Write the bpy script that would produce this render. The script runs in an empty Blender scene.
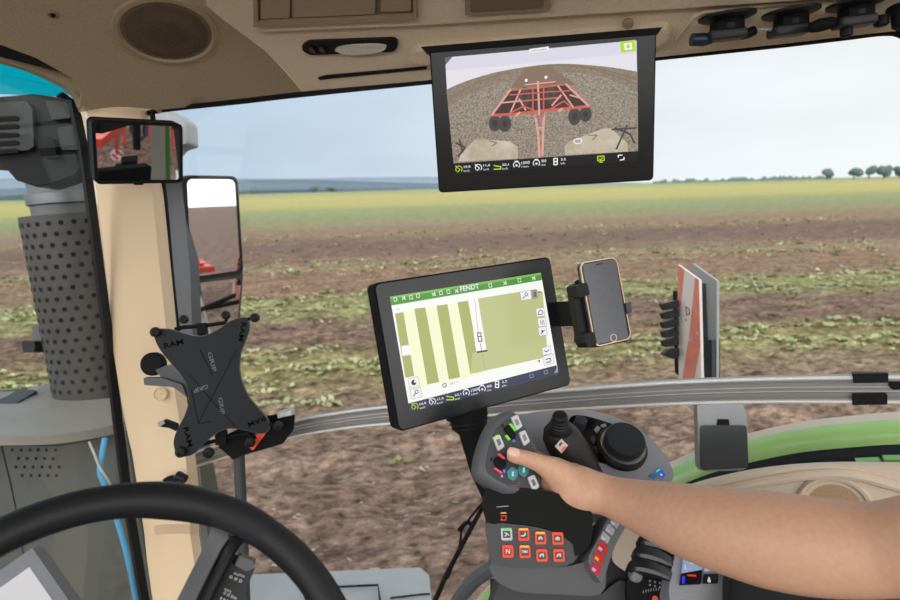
import bpy, bmesh, math, random
import numpy as np
from mathutils import Vector, Matrix, noise
random.seed(7)
S = bpy.context.scene
COL = S.collection
PI = math.pi

# ------------------------------------------------------------------ camera
FPX = 600.0
EYE = Vector((0, 0, 2.6))
PITCH, ROLL = math.radians(10.6), math.radians(1.52)
_f = Vector((0, math.cos(PITCH), -math.sin(PITCH)))
_u0 = Vector((0, math.sin(PITCH), math.cos(PITCH)))
_r0 = Vector((1, 0, 0))
RT = (_r0 * math.cos(ROLL) - _u0 * math.sin(ROLL))
UP = (_r0 * math.sin(ROLL) + _u0 * math.cos(ROLL))
BK = -_f
CAMM = Matrix(((RT.x, UP.x, BK.x, EYE.x), (RT.y, UP.y, BK.y, EYE.y), (RT.z, UP.z, BK.z, EYE.z), (0, 0, 0, 1)))
cd = bpy.data.cameras.new('camera')
cam = bpy.data.objects.new('camera', cd); COL.objects.link(cam)
cam.matrix_world = CAMM
cd.sensor_width = 36; cd.lens = 24; cd.clip_start = .02; cd.clip_end = 20000
cd.dof.use_dof = True; cd.dof.focus_distance = .95; cd.dof.aperture_fstop = 5.6
S.camera = cam

# ------------------------------------------------------------------ sky and exposure
S.view_settings.view_transform = 'Standard'; S.view_settings.look = 'None'
S.view_settings.exposure = 0.0; S.view_settings.gamma = 1; S.view_settings.use_curve_mapping = False
W = bpy.data.worlds.new('sky'); S.world = W; W.use_nodes = True
wt = W.node_tree; wn = wt.nodes; wl = wt.links; wn.clear()
def lin(c):
    c = [x / 255 for x in c]
    return tuple(x / 12.92 if x <= .04045 else ((x + .055) / 1.055) ** 2.4 for x in c) + (1,)
def _n(t, **k):
    n = wn.new(t)
    for a, b in k.items(): setattr(n, a, b)
    return n
tc = _n('ShaderNodeTexCoord'); sx = _n('ShaderNodeSeparateXYZ'); wl.new(tc.outputs['Generated'], sx.inputs[0])
mx = _n('ShaderNodeMapRange'); wl.new(sx.outputs[0], mx.inputs[0]); mx.inputs[1].default_value = -.6; mx.inputs[2].default_value = .55
r1 = _n('ShaderNodeValToRGB'); wl.new(mx.outputs[0], r1.inputs[0])
r1.color_ramp.elements[0].color = lin((182, 205, 228)); r1.color_ramp.elements[1].color = lin((243, 246, 248))
e = r1.color_ramp.elements.new(.42); e.color = lin((200, 216, 233)); e = r1.color_ramp.elements.new(.7); e.color = lin((230, 238, 245))
mp = _n('ShaderNodeMapping'); mp.inputs['Scale'].default_value = (2.2, 2.2, 9); wl.new(tc.outputs['Generated'], mp.inputs[0])
nz = _n('ShaderNodeTexNoise'); nz.inputs['Scale'].default_value = 1.6; nz.inputs['Detail'].default_value = 4; wl.new(mp.outputs[0], nz.inputs[0])
nr = _n('ShaderNodeMapRange'); wl.new(nz.outputs[0], nr.inputs[0]); nr.inputs[1].default_value = .3; nr.inputs[2].default_value = .72; nr.inputs[3].default_value = .97; nr.inputs[4].default_value = 1.08
# sky brightness raised overhead and behind the cab, added to light the interior
bh = _n('ShaderNodeMapRange'); wl.new(sx.outputs[1], bh.inputs[0]); bh.inputs[1].default_value = .15; bh.inputs[2].default_value = -.7; bh.inputs[3].default_value = 1.0; bh.inputs[4].default_value = 3.4
m1 = _n('ShaderNodeMath', operation='MULTIPLY'); wl.new(nr.outputs[0], m1.inputs[0]); wl.new(bh.outputs[0], m1.inputs[1])
wh = _n('ShaderNodeMapRange'); wl.new(sx.outputs[1], wh.inputs[0]); wh.inputs[1].default_value = .25; wh.inputs[2].default_value = -.35
wm = _n('ShaderNodeMix'); wm.data_type = 'RGBA'; wl.new(wh.outputs[0], wm.inputs[0]); wl.new(r1.outputs[0], wm.inputs[6]); wm.inputs[7].default_value = (.92, .905, .89, 1)
bg = _n('ShaderNodeBackground'); wl.new(wm.outputs[2], bg.inputs[0]); wl.new(m1.outputs[0], bg.inputs[1])
wo = _n('ShaderNodeOutputWorld'); wl.new(bg.outputs[0], wo.inputs[0])

# ------------------------------------------------------------------ geometry helpers
def raydir(x, y): return ((x - 450) / FPX) * RT + ((300 - y) / FPX) * UP + _f
def P(x, y, d): return EYE + raydir(x, y) * d
def onplane(x, y, n, D):
    r = raydir(x, y); return EYE + r * (D / r.dot(n))
WN = Vector((.434, .901, 0)); WD = 1.129          # side window: outward normal, distance from the eye
FWD = Vector((-.901, .434, 0))                     # the tractor's forward direction
def win(x, y, off=0): return onplane(x, y, WN, WD - off)
class Fr:
    def __init__(s, o, x, y, z):
        s.M = Matrix(((x.x, y.x, z.x, o.x), (x.y, y.y, z.y, o.y), (x.z, y.z, z.z, o.z), (0, 0, 0, 1)))
        s.o, s.x, s.y, s.z = o, x, y, z
        s.d = max(.01, (o - EYE).dot(_f))
    def loc(s, px, py, z=0):
        r = raydir(px, py); o = s.o + s.z * z
        t = (o - EYE).dot(s.z) / r.dot(s.z); p = EYE + r * t - o
        return Vector((p.dot(s.x), p.dot(s.y)))
    def w(s, x, y, z=0): return s.o + s.x * x + s.y * y + s.z * z
    def out(s, pts, z=0): return [s.loc(a, b, z) for a, b in pts]
    def at(s, px, py, z=0, rot=0):
        l = s.loc(px, py, z); c, q = math.cos(rot), math.sin(rot)
        return Fr(s.w(l.x, l.y, z), s.x * c + s.y * q, s.y * c - s.x * q, s.z)
    def rx(s, a):
        c, q = math.cos(a), math.sin(a); return Fr(s.o, s.x, s.y * c + s.z * q, s.z * c - s.y * q)
    def ry(s, a):
        c, q = math.cos(a), math.sin(a); return Fr(s.o, s.x * c - s.z * q, s.y, s.z * c + s.x * q)
def frz(o, z, up=None, roll=0):
    z = z.normalized(); up = up or Vector((0, 0, 1))
    if abs(z.dot(up)) > .98: up = UP
    x = up.cross(z).normalized(); y = z.cross(x)
    if roll:
        c, q = math.cos(roll), math.sin(roll); x, y = x * c + y * q, y * c - x * q
    return Fr(o, x, y, z)
def frn(px, py, d, nc=(0, 0, 1), roll=0):
    n = (RT * nc[0] + UP * nc[1] + BK * nc[2]).normalized()
    return frz(P(px, py, d), n, UP if abs(n.dot(UP)) < .95 else _f, roll)
def fit4(c, wdt):
    """pose of a real rectangle of width wdt whose corners appear at c (TL, TR, BR, BL); returns frame at its centre, w, h"""
    R = [np.array([(x - 450) / FPX, (300 - y) / FPX, -1.0]) for x, y in c]
    s = np.linalg.solve(np.stack([-R[1], R[2], -R[3]], 1), -R[0])
    Q = [R[0], s[0] * R[1], s[1] * R[2], s[2] * R[3]]
    k = wdt / (.5 * (np.linalg.norm(Q[1] - Q[0]) + np.linalg.norm(Q[2] - Q[3])))
    Q = [q * k for q in Q]
    x = Q[1] - Q[0] + Q[2] - Q[3]; x /= np.linalg.norm(x); y = Q[0] - Q[3] + Q[1] - Q[2]; y -= x * (x @ y)
    h = np.linalg.norm(y) / 2; y /= np.linalg.norm(y); o = sum(Q) / 4
    def rotv(v):
        a = np.linalg.norm(v)
        if a < 1e-9: return np.eye(3)
        v = v / a; K = np.array([[0, -v[2], v[1]], [v[2], 0, -v[0]], [-v[1], v[0], 0]])
        return np.eye(3) + math.sin(a) * K + (1 - math.cos(a)) * K @ K
    B0 = np.stack([x, y, np.cross(x, y)], 1)
    tgt = np.array(c, float).ravel()
    def pr(p):
        B = rotv(p[:3]) @ B0; oo = o + p[3:6]; hh = h + p[6]; o2 = []
        for a, b in ((-1, 1), (1, 1), (1, -1), (-1, -1)):
            q = oo + B[:, 0] * a * wdt / 2 + B[:, 1] * b * hh / 2
            o2 += [450 - FPX * q[0] / q[2], 300 + FPX * q[1] / q[2]]
        return np.array(o2)
    p = np.zeros(7)
    for it in range(25):
        f0 = pr(p); J = np.stack([(pr(p + 1e-5 * np.eye(7)[i]) - f0) / 1e-5 for i in range(7)], 1)
        p += np.linalg.solve(J.T @ J + 1e-3 * np.eye(7), J.T @ (tgt - f0))
    B = rotv(p[:3]) @ B0; oo = o + p[3:6]
    cv = lambda v: RT * v[0] + UP * v[1] + BK * v[2]
    return Fr(EYE + cv(oo), cv(B[:, 0]), cv(B[:, 1]), cv(B[:, 2])), wdt, h + p[6]

def newbm(): return bmesh.new()
def merge(bm, t, M=None, mi=0):
    for f in t.faces: f.material_index = mi
    bmesh.ops.recalc_face_normals(t, faces=t.faces)
    me = bpy.data.meshes.new('tmp'); t.to_mesh(me); t.free()
    if M is not None: me.transform(M)
    bm.from_mesh(me); bpy.data.meshes.remove(me)
def bevel(t, b, seg=2, ang=.5):
    if b <= 0: return
    es = [e for e in t.edges if len(e.link_faces) == 2 and e.calc_face_angle(0) > ang]
    bmesh.ops.bevel(t, geom=es, offset=b, segments=seg, profile=.6, affect='EDGES', clamp_overlap=True)
def prism(bm, fr, out, z0, z1, b=0, mi=0, seg=2, ang=.9):
    t = newbm(); n = len(out)
    A = [t.verts.new((p[0], p[1], z0)) for p in out]; B = [t.verts.new((p[0], p[1], z1)) for p in out]
    t.faces.new(A[::-1]); t.faces.new(B)
    for i in range(n): t.faces.new((A[i], A[(i + 1) % n], B[(i + 1) % n], B[i]))
    bevel(t, b, seg, ang); merge(bm, t, fr.M, mi)
def sheet(bm, fr, out, z, mi=0):
    t = newbm(); t.faces.new([t.verts.new((p[0], p[1], z)) for p in out])
    me = bpy.data.meshes.new('tmp'); 
    for f in t.faces: f.material_index = mi
    if t.faces[:] : 
        t.faces.ensure_lookup_table(); t.normal_update()
        if t.faces[0].normal.z < 0: bmesh.ops.reverse_faces(t, faces=t.faces)
    t.to_mesh(me); t.free(); me.transform(fr.M); bm.from_mesh(me); bpy.data.meshes.remove(me)
def ring(bm, fr, outer, inner, z0, z1, b=0, mi=0):
    t = newbm(); n = len(outer)
    def L(o, z): return [t.verts.new((p[0], p[1], z)) for p in o]
    a, b1, c, d = L(outer, z0), L(outer, z1), L(inner, z1), L(inner, z0)
    for q, r in ((a, b1), (b1, c), (c, d), (d, a)):
        for i in range(n): t.faces.new((q[i], q[(i + 1) % n], r[(i + 1) % n], r[i]))
    bevel(t, b, 2, .9); merge(bm, t, fr.M, mi)
def box(bm, fr, sx_, sy_, sz_, c=(0, 0, 0), b=0, mi=0, seg=2):
    t = newbm(); bmesh.ops.create_cube(t, size=1)
    for v in t.verts: v.co = Vector((v.co.x * sx_ + c[0], v.co.y * sy_ + c[1], v.co.z * sz_ + c[2]))
    bevel(t, b, seg); merge(bm, t, fr.M, mi)
def lathe(bm, fr, prof, n=32, mi=0, arc=2 * PI):
    t = newbm(); R = []
    for k in range(n):
        a = 2 * PI * k / n; R.append([t.verts.new((r * math.cos(a), r * math.sin(a), z)) for r, z in prof])
    for k in range(n):
        A, B = R[k], R[(k + 1) % n]
        for i in range(len(prof) - 1): t.faces.new((A[i], B[i], B[i + 1], A[i + 1]))
    if prof[0][0] > 1e-6: t.faces.new([R[k][0] for k in range(n)][::-1])
    if prof[-1][0] > 1e-6: t.faces.new([R[k][-1] for k in range(n)])
    bmesh.ops.remove_doubles(t, verts=t.verts, dist=1e-6)
    merge(bm, t, fr.M, mi)
def loft(bm, secs, caps=True, mi=0, closed=True, b=0):
    t = newbm(); V = [[t.verts.new(p) for p in s] for s in secs]; n = len(secs[0])
    for A, B in zip(V, V[1:]):
        for i in range(n if closed else n - 1): t.faces.new((A[i], A[(i + 1) % n], B[(i + 1) % n], B[i]))
    if caps and closed: t.faces.new(V[0][::-1]); t.faces.new(V[-1])
    bevel(t, b); merge(bm, t, None, mi)
def cr(pts, n=6, closed=False):
    """Catmull-Rom through pts (vectors of any size)"""
    pts = [Vector(p) for p in pts]; N = len(pts); o = []
    rng = range(N if closed else N - 1)
    for i in rng:
        g = lambda k: pts[k % N] if closed else pts[min(max(k, 0), N - 1)]
        p0, p1, p2, p3 = g(i - 1), g(i), g(i + 1), g(i + 2)
        for k in range(n):
            t = k / n
            o.append(.5 * (2 * p1 + (p2 - p0) * t + (2 * p0 - 5 * p1 + 4 * p2 - p3) * t * t + (3 * p1 - p0 - 3 * p2 + p3) * t ** 3))
    if not closed: o.append(pts[-1])
    return o
def tube(bm, pts, r, n=10, closed=False, mi=0, prof=None, up=None, caps=True):
    """sweep a circle (or prof = list of (a,b) offsets, a along side, b along up) along pts"""
    pts = [Vector(p) for p in pts]; N = len(pts)
    rs = r if isinstance(r, (list, tuple)) else [r] * N
    tn = []
    for i in range(N):
        if closed: t = pts[(i + 1) % N] - pts[i - 1]
        else: t = pts[min(i + 1, N - 1)] - pts[max(i - 1, 0)]
        tn.append(t.normalized())
    u = up.copy() if up else (Vector((0, 0, 1)) if abs(tn[0].z) < .9 else Vector((1, 0, 0)))
    secs = []
    for i in range(N):
        if up: u = up.copy()
        u = (u - tn[i] * u.dot(tn[i])).normalized(); s = tn[i].cross(u)
        if prof: secs.append([pts[i] + s * a * rs[i] + u * b * rs[i] for a, b in prof])
        else: secs.append([pts[i] + (s * math.cos(2 * PI * k / n) + u * math.sin(2 * PI * k / n)) * rs[i] for k in range(n)])
    if closed: secs.append(secs[0]); loft(bm, secs, False, mi)
    else: loft(bm, secs, caps, mi)
def rrect(w, h, r, n=5, cx=0, cy=0):
    o = []
    for (a, b, s) in ((1, 1, 0), (-1, 1, 1), (-1, -1, 2), (1, -1, 3)):
        for k in range(n + 1):
            t = PI / 2 * (s + k / n); o.append(Vector((cx + a * (w / 2 - r) + r * math.cos(t), cy + b * (h / 2 - r) + r * math.sin(t))))
    return o
def circ(r, n=24, cx=0, cy=0, ry=None): return [Vector((cx + r * math.cos(2 * PI * k / n), cy + (ry or r) * math.sin(2 * PI * k / n))) for k in range(n)]
def rpoly(pts, r=.3, n=4):
    """round the corners of a 2-D polygon; r is the fraction of the shorter neighbouring edge"""
    o = []; N = len(pts); pts = [Vector(p) for p in pts]
    for i in range(N):
        a, b, c = pts[i - 1], pts[i], pts[(i + 1) % N]
        L = min((a - b).length, (c - b).length) * r; p = b + (a - b).normalized() * L; q = b + (c - b).normalized() * L
        for k in range(n + 1):
            t = k / n; o.append((1 - t) ** 2 * p + 2 * t * (1 - t) * b + t * t * q)
    return o
_txt = {}
def txt(bm, fr, s, a, b, h, z=0, mi=0, bold=0):
    """write s between the points a and b (pixels) on the frame's plane, letters h pixels tall"""
    if s not in _txt:
        cu = bpy.data.curves.new('t', 'FONT'); cu.body = s; cu.resolution_u = 2; cu.offset = bold
        ob = bpy.data.objects.new('t', cu); me = bpy.data.meshes.new_from_object(ob)
        vs = [v.co.copy() for v in me.vertices]; fs = [tuple(p.vertices) for p in me.polygons]
        bpy.data.objects.remove(ob); bpy.data.curves.remove(cu); bpy.data.meshes.remove(me); _txt[s] = (vs, fs)
    vs, fs = _txt[s]
    if not vs: return
    x0 = min(v.x for v in vs); x1 = max(v.x for v in vs); y1 = max(v.y for v in vs); y0 = min(v.y for v in vs)
    A, B = fr.loc(a[0], a[1], z), fr.loc(b[0], b[1], z); d = B - A; L = d.length; d /= L; p = Vector((-d.y, d.x))
    m = fr.loc((a[0] + b[0]) / 2, (a[1] + b[1]) / 2, z); hh = h * ((fr.w(m.x, m.y, z) - EYE).dot(_f)) / FPX
    t = newbm(); V = [t.verts.new(Vector((*(A + d * ((v.x - x0) / (x1 - x0) * L) + p * ((v.y - y0) / (y1 - y0) * hh)), z))) for v in vs]
    for f in fs:
        try: t.faces.new([V[i] for i in f])
        except ValueError: pass
    for f in t.faces: f.material_index = mi
    t.normal_update()
    bmesh.ops.reverse_faces(t, faces=[f for f in t.faces if f.normal.z < 0])
    me = bpy.data.meshes.new('tmp'); t.to_mesh(me); t.free(); me.transform(fr.M); bm.from_mesh(me); bpy.data.meshes.remove(me)
def pline(bm, fr, pts, wpx, z=0, mi=0, closed=False):
    """a flat line drawn through pixel points on the frame's plane"""
    q = [fr.loc(a, b, z) for a, b in pts]
    if closed: q.append(q[0])
    hw = wpx * fr.d / FPX / 2
    for a, b in zip(q, q[1:]):
        d = (b - a)
        if d.length < 1e-7: continue
        d.normalize(); p = Vector((-d.y, d.x)) * hw; e_ = d * hw * .5
        sheet(bm, fr, [a - e_ + p, a - e_ - p, b + e_ - p, b + e_ + p], z, mi)
def pdot(bm, fr, px, py, rpx, z=0, mi=0, n=14, ry=None):
    c = fr.loc(px, py, z); k = fr.d / FPX
    sheet(bm, fr, circ(rpx * k, n, c.x, c.y, (ry or rpx) * k), z, mi)
def pquad(bm, fr, pts, z=0, mi=0): sheet(bm, fr, fr.out(pts, z), z, mi)

# ------------------------------------------------------------------ objects
WM = {}
def obj(name, bm, mats, parent=None, ang=35, org=None):
    me = bpy.data.meshes.new(name)
    ob = bpy.data.objects.new(name, me); COL.objects.link(ob)
    if not isinstance(mats, (list, tuple)): mats = [mats]
    for m in mats: me.materials.append(m)
    if parent is None:
        bm.verts.ensure_lookup_table()
        if org is None:
            xs = [v.co for v in bm.verts]
            org = Vector(((min(v.x for v in xs) + max(v.x for v in xs)) / 2, (min(v.y for v in xs) + max(v.y for v in xs)) / 2, min(v.z for v in xs)))
        M = Matrix.Translation(org)
    else: M = WM[parent.name]
    bm.transform(M.inverted()); bm.to_mesh(me); bm.free()
    for p in me.polygons: p.use_smooth = True
    me.set_sharp_from_angle(angle=math.radians(ang))
    if parent is None: ob.location = org
    else: ob.parent = parent
    WM[ob.name] = M
    return ob
def tag(o, label=None, cat=None, group=None, kind=None):
    for k, v in (('label', label), ('category', cat), ('group', group), ('kind', kind)):
        if v: o[k] = v
    return o
def thing(name, loc, label, cat, group=None):
    o = bpy.data.objects.new(name, None); COL.objects.link(o); o.location = loc; o.empty_display_size = .05
    WM[o.name] = Matrix.Translation(loc)
    return tag(o, label, cat, group)
def struct(name, bm, m, ang=35): return tag(obj(name, bm, m, None, ang), kind='structure')

# ------------------------------------------------------------------ materials
MT = {}
def pm(name, c, rough=.5, metal=0, spec=.5, bump=0, scale=300, var=.06, emit=None, es=1.0, coat=0, sss=0, stretch=None):
    if name in MT: return MT[name]
    m = bpy.data.materials.new(name); m.use_nodes = True; MT[name] = m
    nt = m.node_tree; b = nt.nodes['Principled BSDF']
    b.inputs['Roughness'].default_value = rough; b.inputs['Metallic'].default_value = metal
    b.inputs['Specular IOR Level'].default_value = spec; b.inputs['Coat Weight'].default_value = coat
    tcn = nt.nodes.new('ShaderNodeTexCoord'); nzn = nt.nodes.new('ShaderNodeTexNoise'); nzn.inputs['Scale'].default_value = scale
    nzn.inputs['Detail'].default_value = 3
    if stretch:
        mpn = nt.nodes.new('ShaderNodeMapping'); mpn.inputs['Scale'].default_value = stretch
        nt.links.new(tcn.outputs['Object'], mpn.inputs[0]); nt.links.new(mpn.outputs[0], nzn.inputs['Vector'])
    else: nt.links.new(tcn.outputs['Object'], nzn.inputs['Vector'])
    mr = nt.nodes.new('ShaderNodeMapRange'); mr.inputs[1].default_value = .3; mr.inputs[2].default_value = .7
    mr.inputs[3].default_value = 1 - var; mr.inputs[4].default_value = 1 + var; nt.links.new(nzn.outputs[0], mr.inputs[0])
    mu = nt.nodes.new('ShaderNodeVectorMath'); mu.operation = 'SCALE'; mu.inputs[0].default_value = lin(c)[:3]
    nt.links.new(mr.outputs[0], mu.inputs['Scale']); nt.links.new(mu.outputs[0], b.inputs['Base Color'])
    if bump:
        bp = nt.nodes.new('ShaderNodeBump'); bp.inputs['Strength'].default_value = bump; bp.inputs['Distance'].default_value = .001
        nt.links.new(nzn.outputs[0], bp.inputs['Height']); nt.links.new(bp.outputs[0], b.inputs['Normal'])
    if emit: b.inputs['Emission Color'].default_value = lin(emit); b.inputs['Emission Strength'].default_value = es
    if sss: b.inputs['Subsurface Weight'].default_value = sss; b.inputs['Subsurface Radius'].default_value = (.012, .005, .003); b.inputs['Subsurface Scale'].default_value = 1
    return m
def em(name, c, es=1.0):
    """a lit display colour"""
    return pm(name, (4, 4, 4), rough=.25, spec=.25, var=0, emit=c, es=es)
def screen_pic(name, c1, c2, sc, stretch=(1, 1, 1), es=1.0):
    """a lit picture area on a display, grainy"""
    m = pm(name, (4, 4, 4), rough=.25, spec=.25, var=0, emit=c1, es=es)
    nt = m.node_tree; b = nt.nodes['Principled BSDF']
    t = nt.nodes.new('ShaderNodeTexCoord'); mpn = nt.nodes.new('ShaderNodeMapping'); mpn.inputs['Scale'].default_value = stretch
    n = nt.nodes.new('ShaderNodeTexNoise'); n.inputs['Scale'].default_value = sc; n.inputs['Detail'].default_value = 5; n.inputs['Roughness'].default_value = .75
    r = nt.nodes.new('ShaderNodeValToRGB'); r.color_ramp.elements[0].position = .35; r.color_ramp.elements[1].position = .66
    r.color_ramp.elements[0].color = lin(c1); r.color_ramp.elements[1].color = lin(c2)
    nt.links.new(t.outputs['Object'], mpn.inputs[0]); nt.links.new(mpn.outputs[0], n.inputs['Vector']); nt.links.new(n.outputs[0], r.inputs[0]); nt.links.new(r.outputs[0], b.inputs['Emission Color'])
    return m
def glass(name, tint=(1, 1, 1), refl=.5):
    m = bpy.data.materials.new(name); m.use_nodes = True; nt = m.node_tree; nt.nodes.clear()
    o = nt.nodes.new('ShaderNodeOutputMaterial'); mi = nt.nodes.new('ShaderNodeMixShader'); tr = nt.nodes.new('ShaderNodeBsdfTransparent'); gl = nt.nodes.new('ShaderNodeBsdfGlossy')
    gl.inputs['Roughness'].default_value = .0; tr.inputs[0].default_value = (*tint, 1)
    fz = nt.nodes.new('ShaderNodeFresnel'); fz.inputs[0].default_value = 1.45; mm = nt.nodes.new('ShaderNodeMath'); mm.operation = 'MULTIPLY'; mm.inputs[1].default_value = refl
    nt.links.new(fz.outputs[0], mm.inputs[0]); nt.links.new(mm.outputs[0], mi.inputs[0]); nt.links.new(tr.outputs[0], mi.inputs[1]); nt.links.new(gl.outputs[0], mi.inputs[2]); nt.links.new(mi.outputs[0], o.inputs[0])
    MT[name] = m; return m
HEAD = pm('headliner_beige', (192, 177, 150), .85, bump=.9, scale=330, var=.14)
BEIGE = pm('pillar_beige', (222, 197, 162), .6, bump=.08, scale=500, var=.02)
BEIGE2 = pm('panel_beige', (212, 195, 173), .6, bump=.05, scale=500, var=.02)
BEIGED = pm('console_beige', (160, 142, 116), .7, bump=.1, scale=400)
SEAL = pm('rubber_seal', (26, 27, 28), .6, spec=0.2)
BLK = pm('black_plastic', (27, 28, 30), .45, bump=.05, scale=900, spec=0.2)
BLKM = pm('black_matte', (22, 23, 25), .7, bump=.15, scale=700, spec=0.15)
BLKG = pm('black_gloss', (14, 15, 17), .12)
BEZ = pm('bezel_black', (34, 36, 39), .35, spec=.4)
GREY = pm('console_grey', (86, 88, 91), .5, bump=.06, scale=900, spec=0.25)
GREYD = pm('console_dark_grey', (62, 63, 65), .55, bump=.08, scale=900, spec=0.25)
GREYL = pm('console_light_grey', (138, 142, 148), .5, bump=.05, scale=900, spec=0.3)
ALU = pm('brushed_aluminium', (192, 192, 190), .34, metal=.35, var=.05, scale=60, stretch=(1, 1, 30))
HOOD = pm('hood_grey', (116, 114, 109), .55, var=.08, scale=14, bump=.05)
HOODD = pm('hood_dark', (58, 60, 60), .5, var=.08, scale=20)
PIPE = pm('exhaust_grey', (70, 70, 69), .45, var=.1, scale=25)
HOLE = pm('hole_black', (10, 10, 10), .9)
GREEN = pm('tractor_green', (158, 200, 122), .3, coat=.3, var=.03, scale=20)
TAN = pm('tan_fender_top', (205, 192, 172), .7, var=.05, scale=30)  # pale tan for the strip along the fender's top edge
WHITE = pm('white_plastic', (215, 215, 212), .5)
RED = pm('signal_red', (222, 134, 114), .55, var=.08, scale=40)
SKIN = pm('skin', (206, 161, 132), .5, sss=.12, bump=.12, scale=160, var=.05)
NAIL = pm('nail', (232, 190, 172), .3, sss=.05)

# ================================================================== THE SETTING
# ------------------------------------------------------------------ field
def field_mat():
    m = bpy.data.materials.new('field_soil'); m.use_nodes = True; nt = m.node_tree; L = nt.links; N = nt.nodes; b = N['Principled BSDF']
    b.inputs['Roughness'].default_value = .95; b.inputs['Specular IOR Level'].default_value = .1
    g = N.new('ShaderNodeNewGeometry')
    rot = N.new('ShaderNodeVectorRotate'); rot.rotation_type = 'Z_AXIS'; rot.inputs['Angle'].default_value = math.radians(-7); L.new(g.outputs['Position'], rot.inputs['Vector'])
    # sideways-stretched mottling: the rows run along the rotated x axis
    def noise_(sc, st, det=4, rough=.6):
        mp_ = N.new('ShaderNodeMapping'); mp_.inputs['Scale'].default_value = st; L.new(rot.outputs[0], mp_.inputs[0])
        n = N.new('ShaderNodeTexNoise'); n.inputs['Scale'].default_value = sc; n.inputs['Detail'].default_value = det; n.inputs['Roughness'].default_value = rough
        L.new(mp_.outputs[0], n.inputs['Vector']); return n.outputs[0]
    s = N.new('ShaderNodeSeparateXYZ'); L.new(rot.outputs[0], s.inputs[0])
    def math_(op, a, c=None):
        n = N.new('ShaderNodeMath'); n.operation = op
        for i, v in enumerate((a, c)):
            if v is None: continue
            if isinstance(v, (int, float)): n.inputs[i].default_value = v
            else: L.new(v, n.inputs[i])
        return n.outputs[0]
    wob = math_('MULTIPLY_ADD', noise_(.5, (.25, .6, 1), 3), .14)
    wob.node.inputs[2].default_value = -.07
    lg = math_('LOGARITHM', math_('MAXIMUM', s.outputs[1], 1.0), 10.0)
    lg = math_('ADD', lg, wob)
    fac = math_('DIVIDE', math_('SUBTRACT', lg, .4), 3.0)
    rp = N.new('ShaderNodeValToRGB'); L.new(fac, rp.inputs[0])
    def pos(v): return (math.log10(v) - .4) / 3
    soil, soil2, g1, g2, yel, far = (126, 106, 96), (118, 92, 79), (124, 122, 84), (126, 138, 88), (172, 166, 92), (158, 158, 110)
    stops = [(3, soil), (6.3, (130, 112, 100)), (7.6, (134, 118, 100)), (8.7, (136, 134, 94)), (9.5, (132, 122, 92)), (10.4, (120, 102, 91)), (12.2, (122, 104, 92)), (13.1, (136, 136, 98)), (14.6, (138, 138, 100)), (15.8, (134, 114, 96)),
             (19, (136, 114, 96)), (21, (144, 130, 106)), (25, (122, 102, 91)), (31, (116, 98, 89)), (36, (138, 122, 100)), (40, (138, 118, 102)), (47, (140, 134, 108)), (58, (134, 142, 106)), (85, (142, 152, 110)), (105, (168, 164, 110)), (240, (172, 168, 112)), (500, (150, 156, 114)), (1500, (140, 150, 122))]
    el = rp.color_ramp.elements
    el[0].position = pos(stops[0][0]); el[0].color = lin(stops[0][1]); el[1].position = pos(stops[-1][0]); el[1].color = lin(stops[-1][1])
    for v, c in stops[1:-1]: e_ = el.new(pos(v)); e_.color = lin(c)
    # patches of greener / browner growth
    mixc = N.new('ShaderNodeMix'); mixc.data_type = 'RGBA'; mixc.blend_type = 'MULTIPLY'; mixc.inputs[0].default_value = 1
    nn = noise_(1.0, (1.3, 2.4, 1), 6, .7); r2 = N.new('ShaderNodeValToRGB'); L.new(nn, r2.inputs[0])
    r2.color_ramp.elements[0].position = .32; r2.color_ramp.elements[0].color = (.5, .45, .42, 1); r2.color_ramp.elements[1].position = .7; r2.color_ramp.elements[1].color = (1.5, 1.5, 1.45, 1)
    L.new(rp.outputs[0], mixc.inputs[6]); L.new(r2.outputs[0], mixc.inputs[7])
    mix2 = N.new('ShaderNodeMix'); mix2.data_type = 'RGBA'; mix2.blend_type = 'MULTIPLY'; mix2.inputs[0].default_value = 1
    n3 = noise_(7.0, (1, 1.6, 1), 5, .7); r3 = N.new('ShaderNodeValToRGB'); L.new(n3, r3.inputs[0])
    r3.color_ramp.elements[0].position = .33; r3.color_ramp.elements[0].color = (.30, .28, .26, 1); r3.color_ramp.elements[1].position = .68; r3.color_ramp.elements[1].color = (1.85, 1.83, 1.82, 1)
    L.new(mixc.outputs[2], mix2.inputs[6]); L.new(r3.outputs[0], mix2.inputs[7])
    L.new(mix2.outputs[2], b.inputs['Base Color'])
    bp = N.new('ShaderNodeBump'); bp.inputs['Strength'].default_value = 1; bp.inputs['Distance'].default_value = .09
    L.new(noise_(9.0, (1, 1.3, 1), 5, .65), bp.inputs['Height']); L.new(bp.outputs[0], b.inputs['Normal'])
    return m
bm = newbm()
def fh(x, y):
    d = math.hypot(x, y)
    a = max(0, min(1, (26 - d) / 14))
    return a * (.10 * (noise.noise(Vector((x * 1.2, y * 2.6, 0)))) + .05 * noise.noise(Vector((x * 4, y * 6, 3))) + .03 * noise.noise(Vector((x * 9, y * 12, 5))))
ys = [2.2 + .09 * i for i in range(70)]
while ys[-1] < 26: ys.append(ys[-1] * 1.013)
ys += [30, 40, 60, 100, 200, 500, 1500, 4200]
xs = [-16 + .11 * i for i in range(310)]
xs = [-4000, -800, -150, -40] + xs + [40, 150, 800, 4000]
V = [[bm.verts.new((x, y, fh(x, y))) for x in xs] for y in ys]
for A, B in zip(V, V[1:]):
    for i in range(len(xs) - 1): bm.faces.new((A[i], A[i + 1], B[i + 1], B[i]))
v0 = [bm.verts.new((x, -4200, 0)) for x in xs]
for i in range(len(xs) - 1): bm.faces.new((v0[i], v0[i + 1], V[0][i + 1], V[0][i]))
struct('field', bm, field_mat(), 180)

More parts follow.
